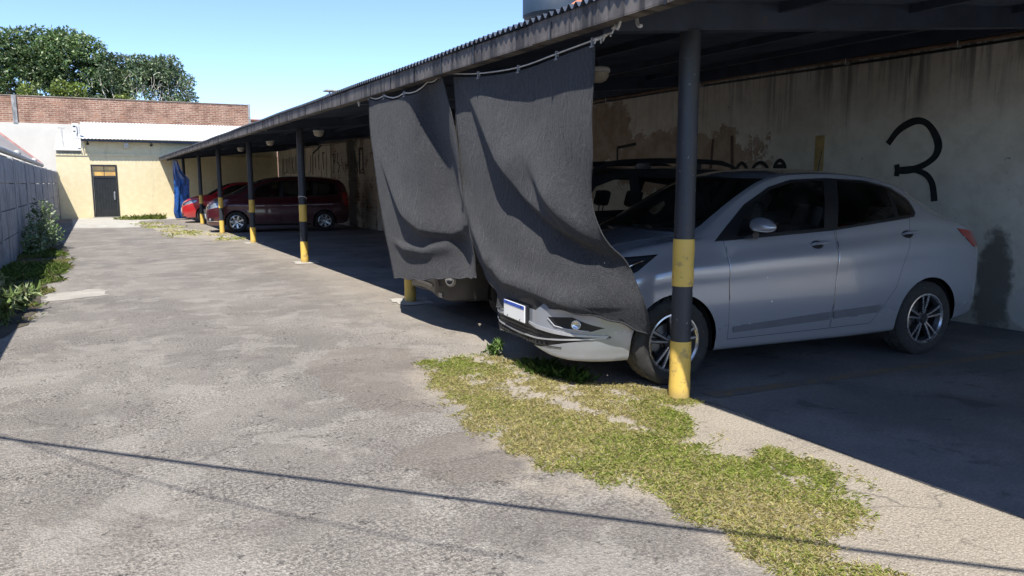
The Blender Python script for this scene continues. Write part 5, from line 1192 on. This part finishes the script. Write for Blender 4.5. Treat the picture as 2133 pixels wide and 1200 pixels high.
VAN = dict(cat='minivan', axles=(1.31, -1.31), r=.318, rr=.20, yo=.835, style='seven',
 dlo=[(1.10,1.065),(.2,1.06),(-1.5,1.11),(-1.74,1.16),(-1.72,1.48),(-1.3,1.57),(-.2,1.592),(.3,1.54),(.72,1.39)],
 panes=[('w', [(.86,1.09),(.05,1.085),(-.02,1.55),(.28,1.51),(.66,1.36)]), ('w', [(-.08,1.085),(-.98,1.11),(-.98,1.545),(-.12,1.56)]), ('w', [(-1.06,1.115),(-1.66,1.165),(-1.63,1.46),(-1.06,1.54)])],
 ws=[(-.1,1.18),(.66,1.16),(.60,1.56),(-.1,1.60)], wsf=lambda c, n: .4 < c.x < 1.5 and n.x > .22 and n.y < .75 and c.z > 1.15,
 head=[(1.66,.93),(1.72,.80),(2.15,.70),(2.15,.78),(1.95,.93)], tail=[(-1.85,1.2),(-2.2,1.2),(-2.2,.8),(-1.95,.8)],
 front=[('upper_grille', [(-.1,.60),(.42,.60),(.46,.68),(-.1,.68)], m['trim']), ('lower_grille', [(-.1,.30),(.40,.30),(.46,.40),(-.1,.40)], m['trim']), ('fog_recess', [(.56,.36),(.72,.36),(.74,.45),(.58,.45)], m['trim'])],
 doors=[[(.90,.30),(.93,1.062),(.02,1.052),(.04,.30)], [(.03,.30),(.01,1.052),(-1.02,1.085),(-1.0,.80),(-.86,.56),(-.80,.30)]],
 hood=[(1.42,-.1),(1.36,.62),(1.75,.60),(1.95,.42),(2.02,-.1)], glass=m['dark_glass'], mirror=(.78, .96, 1.12, 1.1), handles=[(.18,.90),(-.80,.93)], inside=(.30, -.55, 1.32, 1.1, (-1.25,)))
car2, B = car('maroon_minivan', 'dark maroon minivan parked between the far posts', (5.10, 24.45), 9, T_VAN, m['maroon'], VAN)
mb = MB(); disc(B, mb, .65, .405, .035, .0); islands(mb.build('fog_lamp', m['lamp_white'], car2, True, world=False))
mb = MB(); fstrip(B, mb, [(y, .345) for y in np.linspace(.52, .80, 10)], .02, .002); fstrip(B, mb, [(y, .64) for y in np.linspace(.001, .44, 10)], .018, .004); islands(mb.build('chrome_blade', m['chrome'], car2, world=False))
p, n = B.front(0, .47, .02); mb = MB(); mb.bbox((p.x - .02, -.20, .42), (p.x, .20, .55), .004); mb.build('number_plate', m['plate'], car2, world=False)
mb = MB(); fstrip(B, mb, [(x, 0, .235) for x in np.linspace(-.85, .85, 12)], .05, .002); islands(mb.build('sill_cover', m['trim'], car2, world=False))

SE2 = dict(SED); SE2['style'] = 'five'; SE2['glass'] = m['dark_glass']; SE2.pop('mould'); SE2['handle_mat'] = m['red']
SE2['front'] = [('lower_grille', [(-.1,.25),(.52,.25),(.62,.36),(-.1,.36)], m['trim']), ('upper_grille', [(-.1,.60),(.40,.60),(.46,.66),(-.1,.66)], m['trim'])]
SE2['head'] = [(1.50,.90),(1.60,.80),(2.04,.66),(2.08,.73),(1.82,.87)]
car3, B = car('red_sedan', 'bright red car whose nose shows left of the maroon minivan', (4.97, 31.35), 8, T_SEDAN, m['red'], SE2)
p, n = B.front(0, .47, .02); mb = MB(); mb.bbox((p.x - .02, -.20, .42), (p.x, .20, .55), .004); mb.build('number_plate', m['plate'], car3, world=False)
mb = MB(); fstrip(B, mb, [(y, .235) for y in np.linspace(.001, .66, 12)], .05, .002); mb.build('bumper_lip', m['trim'], car3, world=False)

SUV = dict(cat='car', axles=(1.335, -1.335), r=.335, rr=.20, yo=.84, style='five',
 dlo=[(.95,1.065),(0,1.06),(-1.3,1.10),(-1.76,1.18),(-1.62,1.44),(-1.3,1.52),(-.5,1.545),(.1,1.53),(.42,1.43)],
 panes=[('w', [(.70,1.085),(.02,1.085),(-.02,1.505),(.12,1.50),(.40,1.41)]), ('w', [(-.10,1.085),(-.92,1.105),(-1.0,1.49),(-.14,1.515)]), ('w', [(-1.05,1.12),(-1.66,1.20),(-1.56,1.42),(-1.10,1.475)])],
 ws=[(-.1,1.17),(.66,1.14),(.58,1.53),(-.1,1.58)], wsf=lambda c, n: .3 < c.x < 1.35 and n.x > .22 and n.y < .75 and c.z > 1.13,
 head=[(1.62,.95),(1.70,.78),(2.1,.74),(2.1,.86),(1.9,.95)], tail=[(-1.9,1.0),(-2.2,1.0),(-2.2,.75),(-2.0,.75)],
 front=[('lower_grille', [(-.1,.40),(.34,.40),(.38,.54),(-.1,.54)], m['trim']), ('bumper_slot', [(.52,.40),(.57,.40),(.53,.60),(.46,.60)], m['trim']), ('upper_grille', [(-.1,.66),(.42,.66),(.46,.82),(-.1,.82)], m['trim'])],
 bumper=[(1.62,.2),(2.3,.2),(2.3,.64),(1.70,.64)], bump_mat=m['taupe'], head_mat=m['alloy_dark'],
 doors=[[(.85,.36),(.88,1.06),(-.04,1.055),(-.02,.36)], [(-.03,.36),(-.05,1.055),(-1.05,1.085),(-1.0,.80),(-.90,.60),(-.84,.36)]],
 hood=[(1.26,-.1),(1.20,.66),(1.65,.66),(1.90,.52),(2.0,-.1)], glass=m['glass'], mirror=(.68, .97, 1.13, 1.1), handles=[(.10,.93),(-.85,.96)], inside=(.10, -.75, 1.36, .95))
car4, B = car('dark_off_roader', 'dark off-roader with roof rails and a taupe bumper, mostly hidden behind the shade cloths', (5.20, 7.24), 6, T_SUV, m['black_car'], SUV)
mb = MB(); disc(B, mb, .67, .475, .055, .0); islands(mb.build('fog_lamp', m['lamp_white'], car4, True, world=False))
mb = MB(); disc(B, mb, .67, .475, .072, -.012); islands(mb.build('fog_ring', m['bare_metal'], car4, True, world=False))
mb = MB(); fstrip(B, mb, [(y, .47) for y in np.linspace(.001, .34, 8)], .02, .003); fstrip(B, mb, [(y, .385) for y in np.linspace(.001, .36, 8)], .03, .002); islands(mb.build('grille_bar', m['bare_metal'], car4, world=False))
mb = MB(); fstrip(B, mb, [(y, .275 + .03 * (y > .5)) for y in np.linspace(.001, .56, 12)], .05, .004); mb.build('skid_plate', m['bare_metal'], car4, world=False)
for sg in (1, -1):
    mb = MB(); pts = []
    for x in np.linspace(-1.62, .50, 16):
        e = min((x + 1.62) / .22, (.50 - x) / .22, 1); e = e * e * (3 - 2 * e); p, n = B.top(x, .57 * sg, 0); pts.append((x, sg * .575, p.z + .005 + .075 * e))
    mb.tube(pts, [.022 + .008 * (i in range(2, 14)) for i in range(16)], 8)
    for x in (-.95, -.25): p, n = B.top(x, .57 * sg, 0); mb.bbox((x - .09, sg * .575 - .02, p.z - .01), (x + .09, sg * .575 + .02, p.z + .07), .008)
    mb.build('roof_rail', m['trim'], car4, True, world=False)
# ------------------------------------------------------------------ light, sky, camera
w = bpy.data.worlds.new('World'); scene.world = w; w.use_nodes = True; nt = w.node_tree; nt.nodes.clear()
sky = nt.nodes.new('ShaderNodeTexSky'); sky.sky_type = 'NISHITA'; sky.sun_disc = False
el = math.asin(SUN.normalized().z); az = math.atan2(SUN.x, SUN.y)
sky.sun_elevation = el; sky.sun_rotation = az % (2 * math.pi); sky.air_density = .55; sky.dust_density = .1; sky.ozone_density = 3.0
bg = nt.nodes.new('ShaderNodeBackground'); bg.inputs['Strength'].default_value = .112
out = nt.nodes.new('ShaderNodeOutputWorld'); nt.links.new(sky.outputs[0], bg.inputs[0]); nt.links.new(bg.outputs[0], out.inputs[0])
ld = bpy.data.lights.new('sun', 'SUN'); ld.energy = 2.75; ld.angle = R(.5); ld.color = (1, .955, .88); lo = bpy.data.objects.new('sun', ld); COL.objects.link(lo)
lo.location = (-6, -8, 20); lo.rotation_euler = (-SUN).to_track_quat('-Z', 'Y').to_euler()
cd = bpy.data.cameras.new('camera'); cam = bpy.data.objects.new('camera', cd); COL.objects.link(cam); scene.camera = cam
cam.location = (0, 0, 1.42); cam.rotation_euler = (R(90 - 7.875), 0, R(-29.133)); cd.sensor_width = 36; cd.lens = 25.99; cd.clip_start = .05; cd.clip_end = 1500
scene.view_settings.view_transform = 'Standard'; scene.view_settings.look = 'None'; scene.view_settings.gamma = 1; scene.view_settings.use_curve_mapping = False
scene.view_settings.exposure = 1.58
cy = scene.cycles; cy.max_bounces = 8; cy.transparent_max_bounces = 12; cy.diffuse_bounces = 4; cy.glossy_bounces = 4; cy.caustics_reflective = False; cy.caustics_refractive = False
